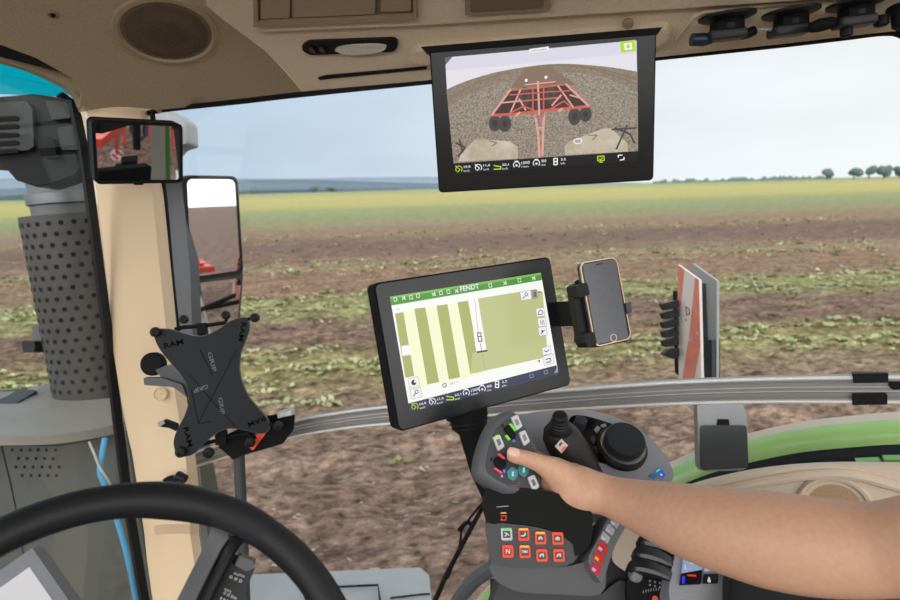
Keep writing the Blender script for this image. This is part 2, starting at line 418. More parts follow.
# crop rows and straw lying on the soil: nobody could count them
LEAF = [pm('leaf_green', (146, 150, 106), .7, var=.15, scale=3), pm('leaf_pale', (172, 172, 132), .7, var=.15, scale=3), pm('leaf_olive', (122, 122, 78), .8, var=.15, scale=3), pm('straw', (168, 150, 130), .8, var=.12, scale=5)]
def tufts():
    bm = newbm(); c7, s7 = math.cos(math.radians(7)), math.sin(math.radians(7))
    bands = [(6.9, 9.9, 2300, 0), (12.7, 15.4, 1500, 0), (19.0, 22.8, 700, 0), (34, 37, 300, 0), (4, 7, 90, 1), (10, 12.8, 420, 1), (15.5, 34, 1300, 1)]
    for v0_, v1, n, thin in bands:
        for k in range(n):
            v = random.uniform(v0_, v1); u = random.uniform(-1, 1) * (v * .8 + 2) + .6
            x, y = u * c7 - v * s7, u * s7 + v * c7
            if noise.noise(Vector((u * .7, v * 1.6, 9))) < (-.12 if not thin else .15): continue
            if v0_ == 6.9 and v < 8.1 and u > -.5 + 1.5 * noise.noise(Vector((u, v, 2))): continue
            z = fh(x, y); q = random.uniform(.035, .085) * (1 + v / 30)
            mi = random.choice((0, 0, 1, 1, 2)) if not thin else random.choice((2, 2, 3))
            for j in range(random.randint(3, 6)):
                a = random.uniform(0, 2 * PI); d = Vector((math.cos(a) * 1.3, math.sin(a) * .8, 0)) * q; p = Vector((-d.y, d.x, 0)) * .45
                o = Vector((x, y, z - .01)) + Vector((random.uniform(-1, 1), random.uniform(-.6, .6), 0)) * q
                t = Vector((0, 0, q * random.uniform(.3, .8)))
                f = [bm.faces.new([bm.verts.new(o), bm.verts.new(o + d * .5 + p + t * .7), bm.verts.new(o + d + t), bm.verts.new(o + d * .5 - p + t * .7)])]
                for g in f: g.material_index = mi
    for k in range(1100):
        v = 3.2 + 7 * random.random() ** 1.6; u = random.uniform(-1, 1) * (v * .8 + 1)
        x, y = u * c7 - v * s7, u * s7 + v * c7; a = random.gauss(0, .5); l = random.uniform(.008, .038); wd = random.uniform(.004, .012)
        d = Vector((math.cos(a), math.sin(a), random.uniform(-.1, .25))) * l; p = Vector((-d.y, d.x, 0)).normalized() * wd; o = Vector((x, y, fh(x, y) + .012))
        f = bm.faces.new([bm.verts.new(q_) for q_ in (o - d - p, o + d - p, o + d + p, o - d + p)]); f.material_index = 3
    return bm
tag(obj('crop_residue', tufts(), LEAF, None, 20), 'green crop leaves and pale straw scattered in rows over the brown soil', 'crop residue', kind='stuff')

# ------------------------------------------------------------------ distant hills and trees
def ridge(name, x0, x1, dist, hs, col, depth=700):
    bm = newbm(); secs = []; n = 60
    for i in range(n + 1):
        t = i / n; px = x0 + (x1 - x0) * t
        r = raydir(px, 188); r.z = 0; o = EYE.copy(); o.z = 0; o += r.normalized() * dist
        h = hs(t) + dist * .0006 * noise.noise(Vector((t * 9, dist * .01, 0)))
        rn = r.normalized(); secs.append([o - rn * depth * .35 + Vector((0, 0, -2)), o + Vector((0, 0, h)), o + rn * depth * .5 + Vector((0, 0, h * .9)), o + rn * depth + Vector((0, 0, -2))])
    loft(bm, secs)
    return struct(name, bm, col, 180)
fade = lambda t: min(1, (1 - t) * 3.2)
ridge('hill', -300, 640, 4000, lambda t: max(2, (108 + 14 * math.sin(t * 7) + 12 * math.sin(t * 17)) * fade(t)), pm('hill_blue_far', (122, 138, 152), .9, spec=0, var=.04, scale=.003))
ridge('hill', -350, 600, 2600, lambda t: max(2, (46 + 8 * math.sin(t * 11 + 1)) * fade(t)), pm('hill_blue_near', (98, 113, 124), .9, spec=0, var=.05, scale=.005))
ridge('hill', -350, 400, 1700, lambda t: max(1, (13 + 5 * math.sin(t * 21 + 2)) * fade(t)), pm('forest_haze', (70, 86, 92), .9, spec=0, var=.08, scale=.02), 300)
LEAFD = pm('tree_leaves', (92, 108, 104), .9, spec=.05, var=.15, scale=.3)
BARK = pm('tree_bark', (80, 78, 74), .9, spec=.05, scale=2)
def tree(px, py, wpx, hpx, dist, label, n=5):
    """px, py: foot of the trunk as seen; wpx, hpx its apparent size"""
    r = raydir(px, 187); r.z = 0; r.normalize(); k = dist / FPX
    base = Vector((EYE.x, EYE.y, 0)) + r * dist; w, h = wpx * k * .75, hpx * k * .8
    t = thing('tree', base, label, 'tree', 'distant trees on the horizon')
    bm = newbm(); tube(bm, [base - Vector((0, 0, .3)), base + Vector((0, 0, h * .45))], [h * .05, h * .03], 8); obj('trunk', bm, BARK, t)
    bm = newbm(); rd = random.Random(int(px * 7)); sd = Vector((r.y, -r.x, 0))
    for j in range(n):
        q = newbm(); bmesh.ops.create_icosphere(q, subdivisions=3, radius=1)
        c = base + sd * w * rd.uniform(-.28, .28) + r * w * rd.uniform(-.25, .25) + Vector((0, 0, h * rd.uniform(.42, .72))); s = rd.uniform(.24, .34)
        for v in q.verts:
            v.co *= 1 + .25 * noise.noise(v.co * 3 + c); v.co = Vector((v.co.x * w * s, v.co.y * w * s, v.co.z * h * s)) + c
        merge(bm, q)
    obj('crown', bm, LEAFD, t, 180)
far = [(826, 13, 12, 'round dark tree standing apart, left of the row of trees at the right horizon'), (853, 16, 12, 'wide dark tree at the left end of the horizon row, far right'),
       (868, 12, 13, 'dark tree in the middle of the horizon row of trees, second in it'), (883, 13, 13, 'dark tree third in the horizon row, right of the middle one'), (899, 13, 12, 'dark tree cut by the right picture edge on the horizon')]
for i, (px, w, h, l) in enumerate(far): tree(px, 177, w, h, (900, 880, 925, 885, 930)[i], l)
for px, w, h, l in [(253, 12, 9, 'dark bushy tree on the horizon just beside the wing mirror'), (313, 11, 10, 'dark tree on the field edge below the blue hills, left of a lower one'), (331, 13, 7, 'low wide tree on the field edge below the blue hills')]: tree(px, 190, w, h, 1100, l)
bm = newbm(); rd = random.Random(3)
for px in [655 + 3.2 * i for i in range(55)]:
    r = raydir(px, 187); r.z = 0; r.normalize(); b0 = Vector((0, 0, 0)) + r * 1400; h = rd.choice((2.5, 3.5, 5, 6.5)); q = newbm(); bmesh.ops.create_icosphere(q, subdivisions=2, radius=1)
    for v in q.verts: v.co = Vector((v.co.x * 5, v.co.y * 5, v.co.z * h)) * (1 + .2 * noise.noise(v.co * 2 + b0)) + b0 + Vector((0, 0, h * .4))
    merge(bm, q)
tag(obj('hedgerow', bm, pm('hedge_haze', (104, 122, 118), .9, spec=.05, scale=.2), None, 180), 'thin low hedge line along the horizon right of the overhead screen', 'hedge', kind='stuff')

# ------------------------------------------------------------------ cab shell
# side header (above the side window): one sloping face
_a, _b, _c = win(300, 88, .0), win(900, 37, .0), P(430, 28, 1.10)
S1n = (_b - _a).cross(_c - _a).normalized()
if S1n.dot(EYE - _a) < 0: S1n = -S1n
S1 = frz(_a, S1n, Vector((0, 0, 1)))
S1.x = (_b - _a).normalized(); S1.y = S1.z.cross(S1.x); S1 = Fr(_a, S1.x, S1.y, S1.z)
def S1pt(x, y, off=0): l = S1.loc(x, y, off); return S1.w(l.x, l.y, off)
# corner panel with the speaker: plane meeting the header along the crease
S0 = frz(P(166, 31, 1.25), RT * .2 - UP * .953 + BK * .225, UP)
def fan(bm, fr, pts, th, b=0, mi=0): prism(bm, fr, fr.out(pts), -th, 0, b, mi)
bm = newbm()
crease = [(60, -190), (150, -90), (205, 0), (222, 17), (243, 33), (262, 48), (280, 66), (296, 84), (304, 94.5)]
fan(bm, S0, crease + [(240, 102), (157, 110), (120, 106), (98, 108), (78, 112), (82, 96), (72, 78), (36, 58), (-60, 22), (-260, -70)], .03, .004)
struct('ceiling', bm, HEAD)
bm = newbm()
fan(bm, S1, [(303, 94.5), (430, 81.5), (560, 68), (655, 57.5), (778, 44.5), (842, 37), (890, 31.5), (1080, 20), (1300, -220), (60, -320), (60, -190), (150, -90), (200, 0), (222, 19), (245, 36), (264, 50), (282, 67), (298, 86)], .05, 0)
# raised upper step of the header, with the ledge running along the cab
prism(bm, S1, rpoly(S1.out([(256, 28), (420, 21), (640, 6), (900, -12), (1100, -25), (1100, -150), (150, -150)]), .05), 0, .012, .006)
struct('trim_1', bm, pm('header_beige', (220, 205, 178), .85, bump=.6, scale=330, var=.07))
# windshield header strip; a solid dark strip paints the blind's shadow gap
bm = newbm()
def wsc(x, y, off=0): return onplane(x, y, FWD, 1.44 - off)
prism(bm, frz(wsc(20, 60), -FWD), frz(wsc(20, 60), -FWD).out([(-200, -20), (0, 46), (50, 62), (86, 80), (100, 108), (80, 112), (74, 98), (60, 86), (30, 72), (0, 63), (-200, 22)]), -.004, .02, .004)
struct('trim_2', bm, HEAD)
bm = newbm()
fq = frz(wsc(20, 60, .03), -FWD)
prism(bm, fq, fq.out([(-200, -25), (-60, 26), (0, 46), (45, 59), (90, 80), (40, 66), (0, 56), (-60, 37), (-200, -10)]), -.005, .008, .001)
struct('gap_shade', bm, SEAL)  # seal black stands in for the shade inside the gap
# outer roof: keeps the sky off the cab
bm = newbm()
A = [EYE + FWD * a + WN * b for a, b in ((1.47, 1.25), (1.47, -1.05), (-1.0, -1.05), (-1.0, 1.25))]
zs = EYE.z + .62
lo = [Vector((p.x, p.y, zs)) for p in A]; hi = [Vector((p.x, p.y, zs + .12)) for p in A]
loft(bm, [lo, hi], b=.05)
struct('roof', bm, pm('roof_white', (200, 200, 196), .5))

# A-pillar: a many-sided post; each section is given left, creases, right
def pillar_sec(y, xl, xa, xb, xr, d, dl=.06, dr=.06):
    f_, g_ = P(xl, y, d + dl), P(xr, y, d + dr)
    a, b = P(xa, y, d), P(xb, y, d - .004)
    back = (a + b) / 2 + (raydir((xl + xr) / 2, y)).normalized() * .13
    return [f_, f_ * .45 + a * .55 + BK * .01, a, b, b * .5 + g_ * .5 + BK * .008, g_, back + (g_ - f_) * .25, back - (g_ - f_) * .25]
bm = newbm()
secs = [pillar_sec(y, *q) for y, q in [(88, (79, 109, 139, 150, 1.54)), (106, (79, 109, 139, 151, 1.54)), (150, (87, 117, 147, 158, 1.53)), (200, (94, 123, 153, 164, 1.52)), (260, (102, 131, 159, 170, 1.51)), (330, (110, 138, 166, 177, 1.5)), (400, (121, 149, 176, 187, 1.49)), (436, (128, 155, 182, 192, 1.48)), (452, (132, 158, 185, 195, 1.465)), (478, (136, 162, 188, 198, 1.46)), (505, (140, 165, 190, 199, 1.46)), (524, (143, 167, 190, 199, 1.462)), (534, (144.5, 167, 190, 199, 1.49)), (560, (147, 171, 194, 203, 1.5)), (610, (154, 178, 201, 210, 1.5)), (700, (167, 190, 213, 222, 1.5))]]
loft(bm, secs)
struct('pillar', bm, BEIGE, 22)
# cap piece where pillar meets the roof lining
bm = newbm()
tube(bm, cr([P(80, 110, 1.57), P(98, 107, 1.525), P(118, 105, 1.51), P(150, 106, 1.505), P(160, 112, 1.53)], 5), .005, 8)
struct('trim_4', bm, HEAD)
# windshield's black edge band
bm = newbm()
edge = [(62, 92), (74, 100), (81, 116), (88, 150), (95, 200), (104, 270), (113, 340), (122, 420), (132, 500), (142, 560), (152, 620), (164, 700)]
o_ = [wsc(x - (7 if i > 1 else 3), y + (4 if i < 1 else 0), -.005) for i, (x, y) in enumerate(edge)]; i_ = [wsc(x + 1, y, -.005) for x, y in edge]
loft(bm, [[a, b, b + FWD * .012, a + FWD * .012] for a, b in zip(o_, i_)])
struct('trim_5', bm, pm('frit_black', (34, 36, 38), .4, spec=0.2))
# side-window seal along the header, door frame strip beside the pillar
bm = newbm()
tp = cr([win(x, y, -.012) for x, y in [(148, 113), (170, 109), (240, 101.5), (300, 94.5), (430, 81), (560, 67.5), (655, 57), (778, 44), (842, 36.5), (884, 31.5), (902, 34), (918, 46), (928, 75), (950, 200)]], 5)
tube(bm, tp, .0065, 8)
struct('trim_6', bm, SEAL)
bm = newbm()
fr = [win(x, y, .0) for x, y in [(192, 448), (197, 500), (205, 560), (214, 640), (222, 720)]]
tube(bm, fr, .013, prof=[(-1, -.8), (1, -.8), (1, .8), (-1, .8)], up=WN)
struct('trim_7', bm, pm('door_frame_grey', (122, 122, 118), .5))
bm = newbm()
tube(bm, cr([win(x, y, -.004) for x, y in [(152, 112), (158, 150), (165, 200), (173, 290), (186, 400), (195, 470), (204, 560), (222, 700)]], 4), .007, 8)
struct('trim_8', bm, SEAL)
# glass
bm = newbm()
for q in [[(150, 105), (1050, 22), (1050, 760), (150, 760)]]:
    f4 = [win(x, y, -.006) for x, y in q]; loft(bm, [f4, [p + WN * .005 for p in f4]])
struct('window_1', bm, glass('side_glass', (.985, .992, .99), .025))
bm = newbm()
f4 = [wsc(x, y, -.012) for x, y in [(-200, 30), (84, 92), (160, 700), (-200, 700)]]
loft(bm, [f4, [p + FWD * .005 for p in f4]])
struct('window_2', bm, glass('windshield_glass', (.97, .985, .98), .35))
bm = newbm()
tb = [wsc(x, y, -.019) for x, y in [(-200, 20), (-60, 40), (0, 60), (40, 72), (66, 84), (69, 97), (40, 95.5), (0, 94), (-60, 92), (-200, 90)]]
loft(bm, [tb, [p + FWD * .002 for p in tb]])
struct('window_3', bm, glass('windshield_sunband', (.03, .72, .74), .3))

# side wall panel below the window (beige) with recess
PW = Fr(win(780, 500, .07), Vector((.901, -.434, 0)), Vector((0, 0, 1)), -WN)
bm = newbm()
top = [(520, 690), (550, 630), (575, 585), (602, 545), (642, 510), (686, 489), (740, 475), (790, 468), (840, 465.5), (900, 466), (1000, 468)]
prism(bm, PW, [Vector(v) for v in cr(PW.out(top), 4)] + PW.out([(1150, 470), (1150, 760), (560, 760)]), -.014, 0, .004, 0)
# long shallow hollow of the panel, framed by a rolled lip
lip = cr([PW.w(*PW.loc(x, y), .001) for x, y in [(676, 510), (700, 496), (740, 486), (790, 477), (830, 473.5), (860, 476), (890, 484), (930, 494), (1000, 510)]], 5)
tube(bm, lip, [.009] * len(lip), 10)
struct('wall_right', bm, BEIGE2)
# ================================================================== OUTSIDE THE WINDOWS
# ------------------------------------------------------------------ exhaust and engine side
def vert_frame(px, py, d, roll=0): return Fr(P(px, py, d), _r0.copy(), Vector((0, 1, 0)), Vector((0, 0, 1)))
ex = vert_frame(104, 402, 2.3)
t = thing('exhaust_stack', ex.o, 'grey exhaust stack in a perforated heat shield, seen through the windshield left of the pillar', 'exhaust')
lean = math.radians(1.5)
ex = ex.rx(-lean).ry(math.radians(-3.2))
RS, HS = .158, .715
bm = newbm()
lathe(bm, ex, [(RS * .93, -.05), (RS * .96, 0), (RS, .03), (RS, HS), (RS - .006, HS), (RS - .006, HS - .05), (.1, HS - .05)], 56)
rows = 17
for j in range(rows):
    z = .09 + j * (HS - .12) / (rows - 1)
    for k in range(26):
        a = 2 * PI * (k + .5 * (j % 2)) / 26
        c = Vector((math.cos(a), math.sin(a), 0)); s_ = Vector((-math.sin(a), math.cos(a), 0))
        o = ex.M @ (c * (RS + .0012) + Vector((0, 0, z)))
        q = Fr(o, ex.M.to_3x3() @ s_, ex.M.to_3x3() @ Vector((0, 0, 1)), ex.M.to_3x3() @ c)
        sheet(bm, q, circ(.0086, 10), 0, 1)
obj('heat_shield', bm, [PIPE, HOLE], t)
bm = newbm(); lathe(bm, ex, [(.118, HS - .05), (.118, HS + .15), (.112, HS + .17), (.112, HS + .36)], 40); obj('exhaust_pipe', bm, pm('pipe_light_grey', (96, 99, 103), .4, var=.05), t)
bm = newbm(); lathe(bm, ex, [(.120, HS + .035), (.128, HS + .04), (.128, HS + .075), (.120, HS + .08)], 40); obj('pipe_clamp', bm, pm('clamp_grey', (118, 121, 124), .35, metal=.5), t)
bk = frn(38, 343, 2.2, (-.3, .1, 1))
bm = newbm(); prism(bm, bk, bk.out([(32, 326), (44, 326), (44, 350), (34, 350)]), -.06, .0, .006); prism(bm, bk, rpoly(bk.out([(32, 341), (45, 341), (45, 352), (33, 353)])), -.01, .04, .006, 1)
obj('shield_bracket', bm, [PIPE, BLK], t)

# engine side cover under the exhaust
ev = frn(60, 500, 1.95, (-.12, .12, 1))
t = thing('engine_cover', ev.w(0, -.4, -.1), 'grey engine side cover with a ledge and rows of vent holes under the exhaust', 'engine cover')
bm = newbm()
prism(bm, ev, ev.out([(-150, 446), (60, 446), (95, 440), (126, 431), (168, 700), (-150, 700)]), -.5, 0, .02)
for j, (y0, xs0) in enumerate([(450, [12, 21, 30, 38, 46.5, 55.5]), (458.5, [18.5, 27, 36, 44.5, 53]), (467, [16, 24.5, 33, 42, 50, 59]), (475.5, [22, 31, 39.5, 48, 56.5])]):
    for x in xs0: pdot(bm, ev, x, y0, 1.7, .0012, 1)
pline(bm, ev, [(1, 444), (12, 490), (20, 530), (24, 560)], 1.5, .001, 1)
obj('side_panel', bm, [pm('cover_grey', (64, 66, 62), .55, var=.06, scale=8), HOLE], t)
bm = newbm()
def hp(x, y, d): return P(x, y, d)
front = [hp(-160, 437, 1.78), hp(20, 436, 1.82), (hp(62, 434, 1.85)), hp(95, 429, 1.9), hp(118, 424, 1.95), hp(135, 418, 2.02)]
back_ = [hp(-160, 392, 2.62), hp(0, 398, 2.62), hp(30, 388, 2.72), hp(60, 384, 2.8), hp(90, 384, 2.8), hp(140, 386, 2.8)]
mid1 = [a.lerp(b, .14) + Vector((0, 0, .045)) for a, b in zip(front, back_)]
mid2 = [a.lerp(b, .42) + Vector((0, 0, .05)) for a, b in zip(front, back_)]
mid3 = [a.lerp(b, .50) + Vector((0, 0, .085)) for a, b in zip(front, back_)]
rows_ = [[p - Vector((0, 0, .036)) + (_f * .1) for p in front], [p - Vector((0, 0, .03)) for p in front], front, mid1, mid2, mid3, back_]
rows_ = [cr(r, 5) for r in rows_]
loft(bm, rows_, False, 0, closed=False)
obj('ledge', bm, pm('cover_light', (132, 129, 122), .5, var=.08, scale=9, bump=.05), t, 50)
bm = newbm(); f_ = frz(hp(10, 405, 2.3) + Vector((0, 0, .09)), Vector((0, -.25, 1)), Vector((0, 1, 0)))
prism(bm, f_, rpoly(f_.out([(-60, 413), (0, 412), (10, 409), (38, 392), (20, 391), (-60, 396)]), .1), -.02, .008, .004); obj('intake_lid', bm, HOODD, t)
# hoses in front of the cover
def cable(name, pts, r, m, label, cat='hose', n=5):
    bm = newbm(); tube(bm, cr(pts, n), r, 8); return tag(obj(name, bm, m), label, cat)
t = cable('hose', [P(105, 438, 1.90), P(102, 455, 1.88), P(100, 472, 1.87), P(106, 488, 1.87), P(117, 520, 1.87), P(127, 555, 1.87), P(136, 600, 1.87), P(144, 650, 1.87), P(158, 740, 1.87)], .0085, pm('hose_blue', (82, 160, 205), .45), 'bright blue hose hanging in front of the grey engine cover beside the pillar')
cable('cable', [P(89, 442, 1.89), P(94, 453, 1.87), P(99, 466, 1.855), P(104, 474, 1.85), P(110, 484, 1.86), P(114, 500, 1.87)], .0038, pm('cable_pale', (178, 174, 165), .5), 'thin pale cable looped around the blue hose', 'cable')

# black finned housing above the exhaust
wf = frn(40, 140, 1.72, (.25, -.05, 1))
t = thing('work_light', wf.w(0, -.1, -.1), 'black finned work light housing hanging in front of the windshield at upper left', 'work light')
bm = newbm(); prism(bm, wf, rpoly(wf.out([(-50, 99), (30, 92), (62, 96), (76, 110), (82, 128), (84, 158), (74, 172), (60, 178), (40, 184), (14, 180), (0, 164), (-50, 160)]), .12), -.14, -.02, .02); obj('housing', bm, [pm('light_housing', (22, 24, 26), .45, spec=0.25)], t)
bm = newbm(); prism(bm, wf, rpoly(wf.out([(-50, 104), (26, 101), (32, 108), (34, 146), (28, 150), (-50, 156)]), .1), -.03, .0, .006); obj('fin_block', bm, pm('fin_grey', (44, 46, 48), .5), t)
for k in range(5):
    y = 117 + k * 8.2
    bm = newbm(); prism(bm, wf, rpoly(wf.out([(-40, y + 2.5), (16, y - 1), (19, y), (19, y + 3.2), (-40, y + 6.8)]), .2), -.005, .004, .0015); obj('fin_slot', bm, HOLE, t)
bm = newbm(); prism(bm, wf, rpoly(wf.out([(39, 138), (54, 138), (58, 158), (42, 158)]), .15), -.03, .008, .004); obj('clip', bm, BLKM, t)
bm = newbm(); prism(bm, wf, rpoly(wf.out([(46, 100), (66, 102), (72, 118), (52, 120)]), .15), -.03, .004, .004); prism(bm, wf, rpoly(wf.out([(58, 128), (74, 124), (78, 150), (62, 150)]), .15), -.03, .002, .004); obj('bracket', bm, pm('bracket_grey', (40, 42, 44), .5), t)

# ------------------------------------------------------------------ wing mirror (real mirrors, looking rearward)
def mirror_normal(px, py, refl):
    v = raydir(px, py).normalized(); return (refl.normalized() - v).normalized()
REAR = -FWD
D_M = 2.05
mn = mirror_normal(214, 206, REAR * 1 + WN * .12)
mf = frz(P(213, 232, D_M), mn, Vector((0, 0, 1)))
t = thing('wing_mirror', mf.w(0, -.35, -.03), 'two-pane exterior wing mirror outside the side window, reflecting sky and field', 'mirror')
o1 = rpoly(mf.out([(184, 176), (237, 177), (243, 274), (189, 281)]), .13); i1 = rpoly(mf.out([(186.5, 179), (235, 179.5), (240.5, 270), (191, 277)]), .13)
o2 = rpoly(mf.out([(189, 281), (243, 274), (240, 322), (232, 334), (194, 340)]), .13)
bm = newbm(); prism(bm, mf, rpoly(mf.out([(183, 175), (238, 176), (244, 274), (240, 326), (232, 338), (193, 344)]), .12), -.08, -.006, .012); obj('housing', bm, pm('mirror_housing', (48, 50, 53), .45), t)
def mirror_mat(name, rough=.0, tint=(.9, .92, .93)):
    if name in MT: return MT[name]
    m = pm(name, (235, 238, 240), rough, metal=1, var=.0); return m
MIR = mirror_mat('mirror_glass')
bm = newbm(); ring(bm, mf, o1, i1, -.008, .004, .001); obj('frame', bm, BLK, t)
bm = newbm(); prism(bm, mf, i1, -.012, .0005); obj('mirror_pane', bm, MIR, t)
mf2 = mf.rx(math.radians(4))
bm = newbm(); prism(bm, mf, rpoly(mf.out([(191.5, 284), (241, 278), (238, 318), (230, 330), (196, 336)]), .13), -.012, .0005); obj('wide_angle_pane', bm, MIR, t)
bm = newbm()
arm = frn(178, 250, 1.98, (-.2, 0, 1))
prism(bm, arm, rpoly(arm.out([(158, 176), (182, 178), (190, 270), (193, 345), (180, 345), (168, 260), (163, 205)]), .1), -.05, 0, .008)
obj('arm', bm, pm('arm_grey', (78, 82, 88), .45), t)
bm = newbm(); g_ = frn(172, 128, 1.9, (-.2, 0, 1)); prism(bm, g_, rpoly(g_.out([(150, 111), (176, 112), (186, 121), (187, 143), (176, 146), (150, 180)]), .25), -.06, 0, .012); obj('upper_cap', bm, pm('mirror_cap_grey', (176, 180, 188), .5), t)
bm = newbm(); tube(bm, [g_.w(*g_.loc(166, 140, -.04), -.04), arm.w(*arm.loc(171, 190, -.03), -.03)], .02, 10); obj('arm_joint', bm, BLK, t)
bm = newbm(); tube(bm, [g_.w(*g_.loc(160, 125, -.03), -.03), P(150, 128, 1.75), P(132, 130, 1.64)], .016, 10); obj('mount_tube', bm, BLK, t)

# ------------------------------------------------------------------ red and white marker boards on the fender
q1 = [(677.5, 264.5), (699, 280), (701.5, 388), (679, 388)]
def quad_frame(q, d0, n):
    fr_ = frz(P(sum(a for a, b in q) / 4, sum(b for a, b in q) / 4, d0), n, Vector((0, 0, 1))); return fr_
b1 = quad_frame(q1, 1.72, (BK * .5 - RT * .85).normalized())
t = thing('marker_board', b1.w(0, -.2), 'red and white striped warning board standing on the fender behind the handrail', 'warning board')
bm = newbm(); prism(bm, b1, b1.out(q1), -.012, 0, .001)
for pts, m_ in [([(677.5, 264.5), (684.5, 269.5), (679.5, 318), (678.4, 300)], 1), ([(695.5, 277.5), (699, 280), (700.6, 345), (692.5, 388), (681, 388), (689, 338)], 1)]: sheet(bm, b1, b1.out(pts), .0008, m_)
pline(bm, b1, [(685.8, 307), (689, 309), (689.6, 314), (686.5, 315), (685.8, 307)], .9, .0012, 2); pdot(bm, b1, 686, 320, .8, .0012, 2)
for x, y in ((697, 333), (690, 340)): pdot(bm, b1, x, y, 1.6, .0014, 3)
obj('board', bm, [pm('board_white', (226, 216, 208), .5), RED, HOLE, ALU], t)
bm = newbm(); prism(bm, b1, b1.out([(675, 291), (678.6, 291), (680, 375), (677, 372)], -.03), -.06, -.02, .003)
obj('lamp_bar', bm, BLK, t)
lf = frn(672, 330, 1.74, (0, 0, 1))
for k in range(6):
    y = 304 + k * 9.2
    bm = newbm(); prism(bm, lf, rpoly(lf.out([(661 + k * .3, y), (677.5, y - 4), (678, y + 4), (664, y + 6.2)] if k < 5 else [(662, y + 4), (670, y - 1), (678, y - 2), (678, y + 6), (672, y + 9)]), .12), -.02, .01, .002); obj('lamp_fin', bm, BLK, t)
q2 = [(692.5, 263.5), (716.8, 281), (716.5, 388), (694, 388)]
b2 = quad_frame(q2, 1.84, (BK * .5 - RT * .85).normalized())
t = thing('marker_board', b2.w(0, -.2), 'plain grey board with a black lower half, right behind the red and white one', 'warning board')
bm = newbm(); prism(bm, b2, b2.out(q2), -.012, 0, .001); obj('board', bm, pm('board_grey', (158, 162, 160), .4), t)
bm = newbm(); prism(bm, b2, b2.out([(698, 340), (716, 340), (716, 392), (699, 392)]), -.02, .02, .003); obj('lower_box', bm, pm('box_slate', (44, 54, 58), .4), t)
bm = newbm(); prism(bm, b2, b2.out([(697, 282), (706, 284), (708, 340), (698, 340)]), -.02, .01, .003); obj('clamp', bm, pm('box_slate', (44, 54, 58), .4), t)
# rounded bracket below the handrail
g_ = frn(722, 435, 1.27, (0, .12, 1))
t = thing('bracket', g_.w(0, -.12), 'grey rounded bracket with a dark face standing on the green fender below the handrail', 'bracket')
bm = newbm(); prism(bm, g_, rpoly(g_.out([(697, 392), (738, 392), (747, 415), (749, 470), (699, 472)]), .18), -.02, 0, .009, seg=4); obj('body', bm, [pm('bracket_silver', (140, 141, 143), .3, metal=.3)], t)
bm = newbm(); prism(bm, g_, rpoly(g_.out([(700, 425), (746, 425), (748, 468), (700, 470)]), .1), -.02, .0025, .002); obj('face_panel', bm, pm('bracket_face', (56, 59, 64), .2), t)
bm = newbm(); prism(bm, g_, rpoly(g_.out([(718, 419), (728, 419), (729, 425), (717, 425)]), .2), -.02, .004, .001); obj('latch', bm, HOLE, t)

# ------------------------------------------------------------------ green fender arch
def fd(x, y, off): return win(x, y, -off)
arc_top = [(440, 650), (480, 596), (520, 556), (570, 518), (620, 487), (672, 464), (710, 448), (750, 436), (800, 425), (850, 419), (900, 415), (980, 414), (1100, 434)]
T3 = cr([fd(x, y, .42) for x, y in arc_top], 5)
wup = Vector((0, 0, 1))
def off(pts, inn, dn): return [p - WN * inn + Vector((0, 0, dn)) for p in pts]
secs_f = lambda pr: [off(T3, a, b) for a, b in pr]
t = thing('fender', T3[30].copy(), 'green rear fender arch with a pale tan top and black rubber lip outside the window', 'fender')
def strip(name, pr, m):
    bm = newbm(); S_ = secs_f(pr); loft(bm, S_, False, 0, closed=False); return obj(name, bm, m, t, 60)
strip('fender_top', [(-.06, -.06), (-.045, -.02), (-.02, .0), (.0, .0), (.02, -.006)], TAN)
strip('green_side', [(.019, -.003), (.035, -.012), (.045, -.03), (.048, -.052)], GREEN)
strip('rubber_lip', [(.044, -.048), (.075, -.055), (.085, -.07), (.075, -.088), (.05, -.09)], pm('rubber_black', (24, 25, 27), .6, spec=0.2))
strip('lower_edge', [(.055, -.084), (.09, -.086), (.093, -.100), (.05, -.104), (.02, -.5)], pm('green_dark', (96, 160, 70), .35))
bm = newbm(); lf = frz(win(868, 463, -.25), -WN); prism(bm, lf, rpoly(lf.out([(856, 462), (880, 461), (884, 464), (878, 468), (858, 466)]), .15), -.02, .0, .002); prism(bm, lf, rpoly(lf.out([(884, 459), (920, 459), (920, 464), (884, 464)]), .15), -.02, .004, .002); obj('edge_tab', bm, pm('green_dark', (96, 160, 70), .35), t)

for bb, px_, nm_ in ((b1, 690, 'marker_board'), (b2, 706, 'marker_board.001')):
    a = bb.w(*bb.loc(px_, 380), -.02); e_ = min(T3, key=lambda p: (p - a).length) - WN * .02
    bm = newbm(); tube(bm, [a, a.lerp(e_, .5), e_ + Vector((0, 0, .004))], .014, 10); obj('post', bm, BLKM, bpy.data.objects[nm_])
# grey curved hand rail, wiper arm and grey box seen through the lower window
cable('grab_rail', [win(x, y, -.14) for x, y in [(440, 660), (452, 612), (470, 585), (490, 569), (512, 556), (560, 540)]], .019, pm('rail_grey', (92, 95, 98), .45), 'thick curved grey outside rail rising behind the armrest console', 'rail')
wp = [(430, 612), (445, 578), (462, 545), (480, 512), (490, 492)]
t = thing('wiper', win(462, 545, -.03), 'thin black wiper arm and blade slanting up outside the lower window', 'wiper')
bm = newbm(); tube(bm, [win(x, y, -.03) for x, y in wp], [.007, .0065, .006, .0055, .005], 8); obj('arm', bm, BLK, t)
bm = newbm(); tube(bm, cr([win(x, y, -.035) for x, y in [(448, 578), (459, 548), (462, 530), (470, 518), (484, 501)]], 4), .0028, 8); obj('blade', bm, BLKM, t)
bm = newbm(); tube(bm, cr([win(x, y, -.035) for x, y in [(459, 530), (466, 523), (471, 524)]], 4), .005, 8); obj('link', bm, BLKM, t)
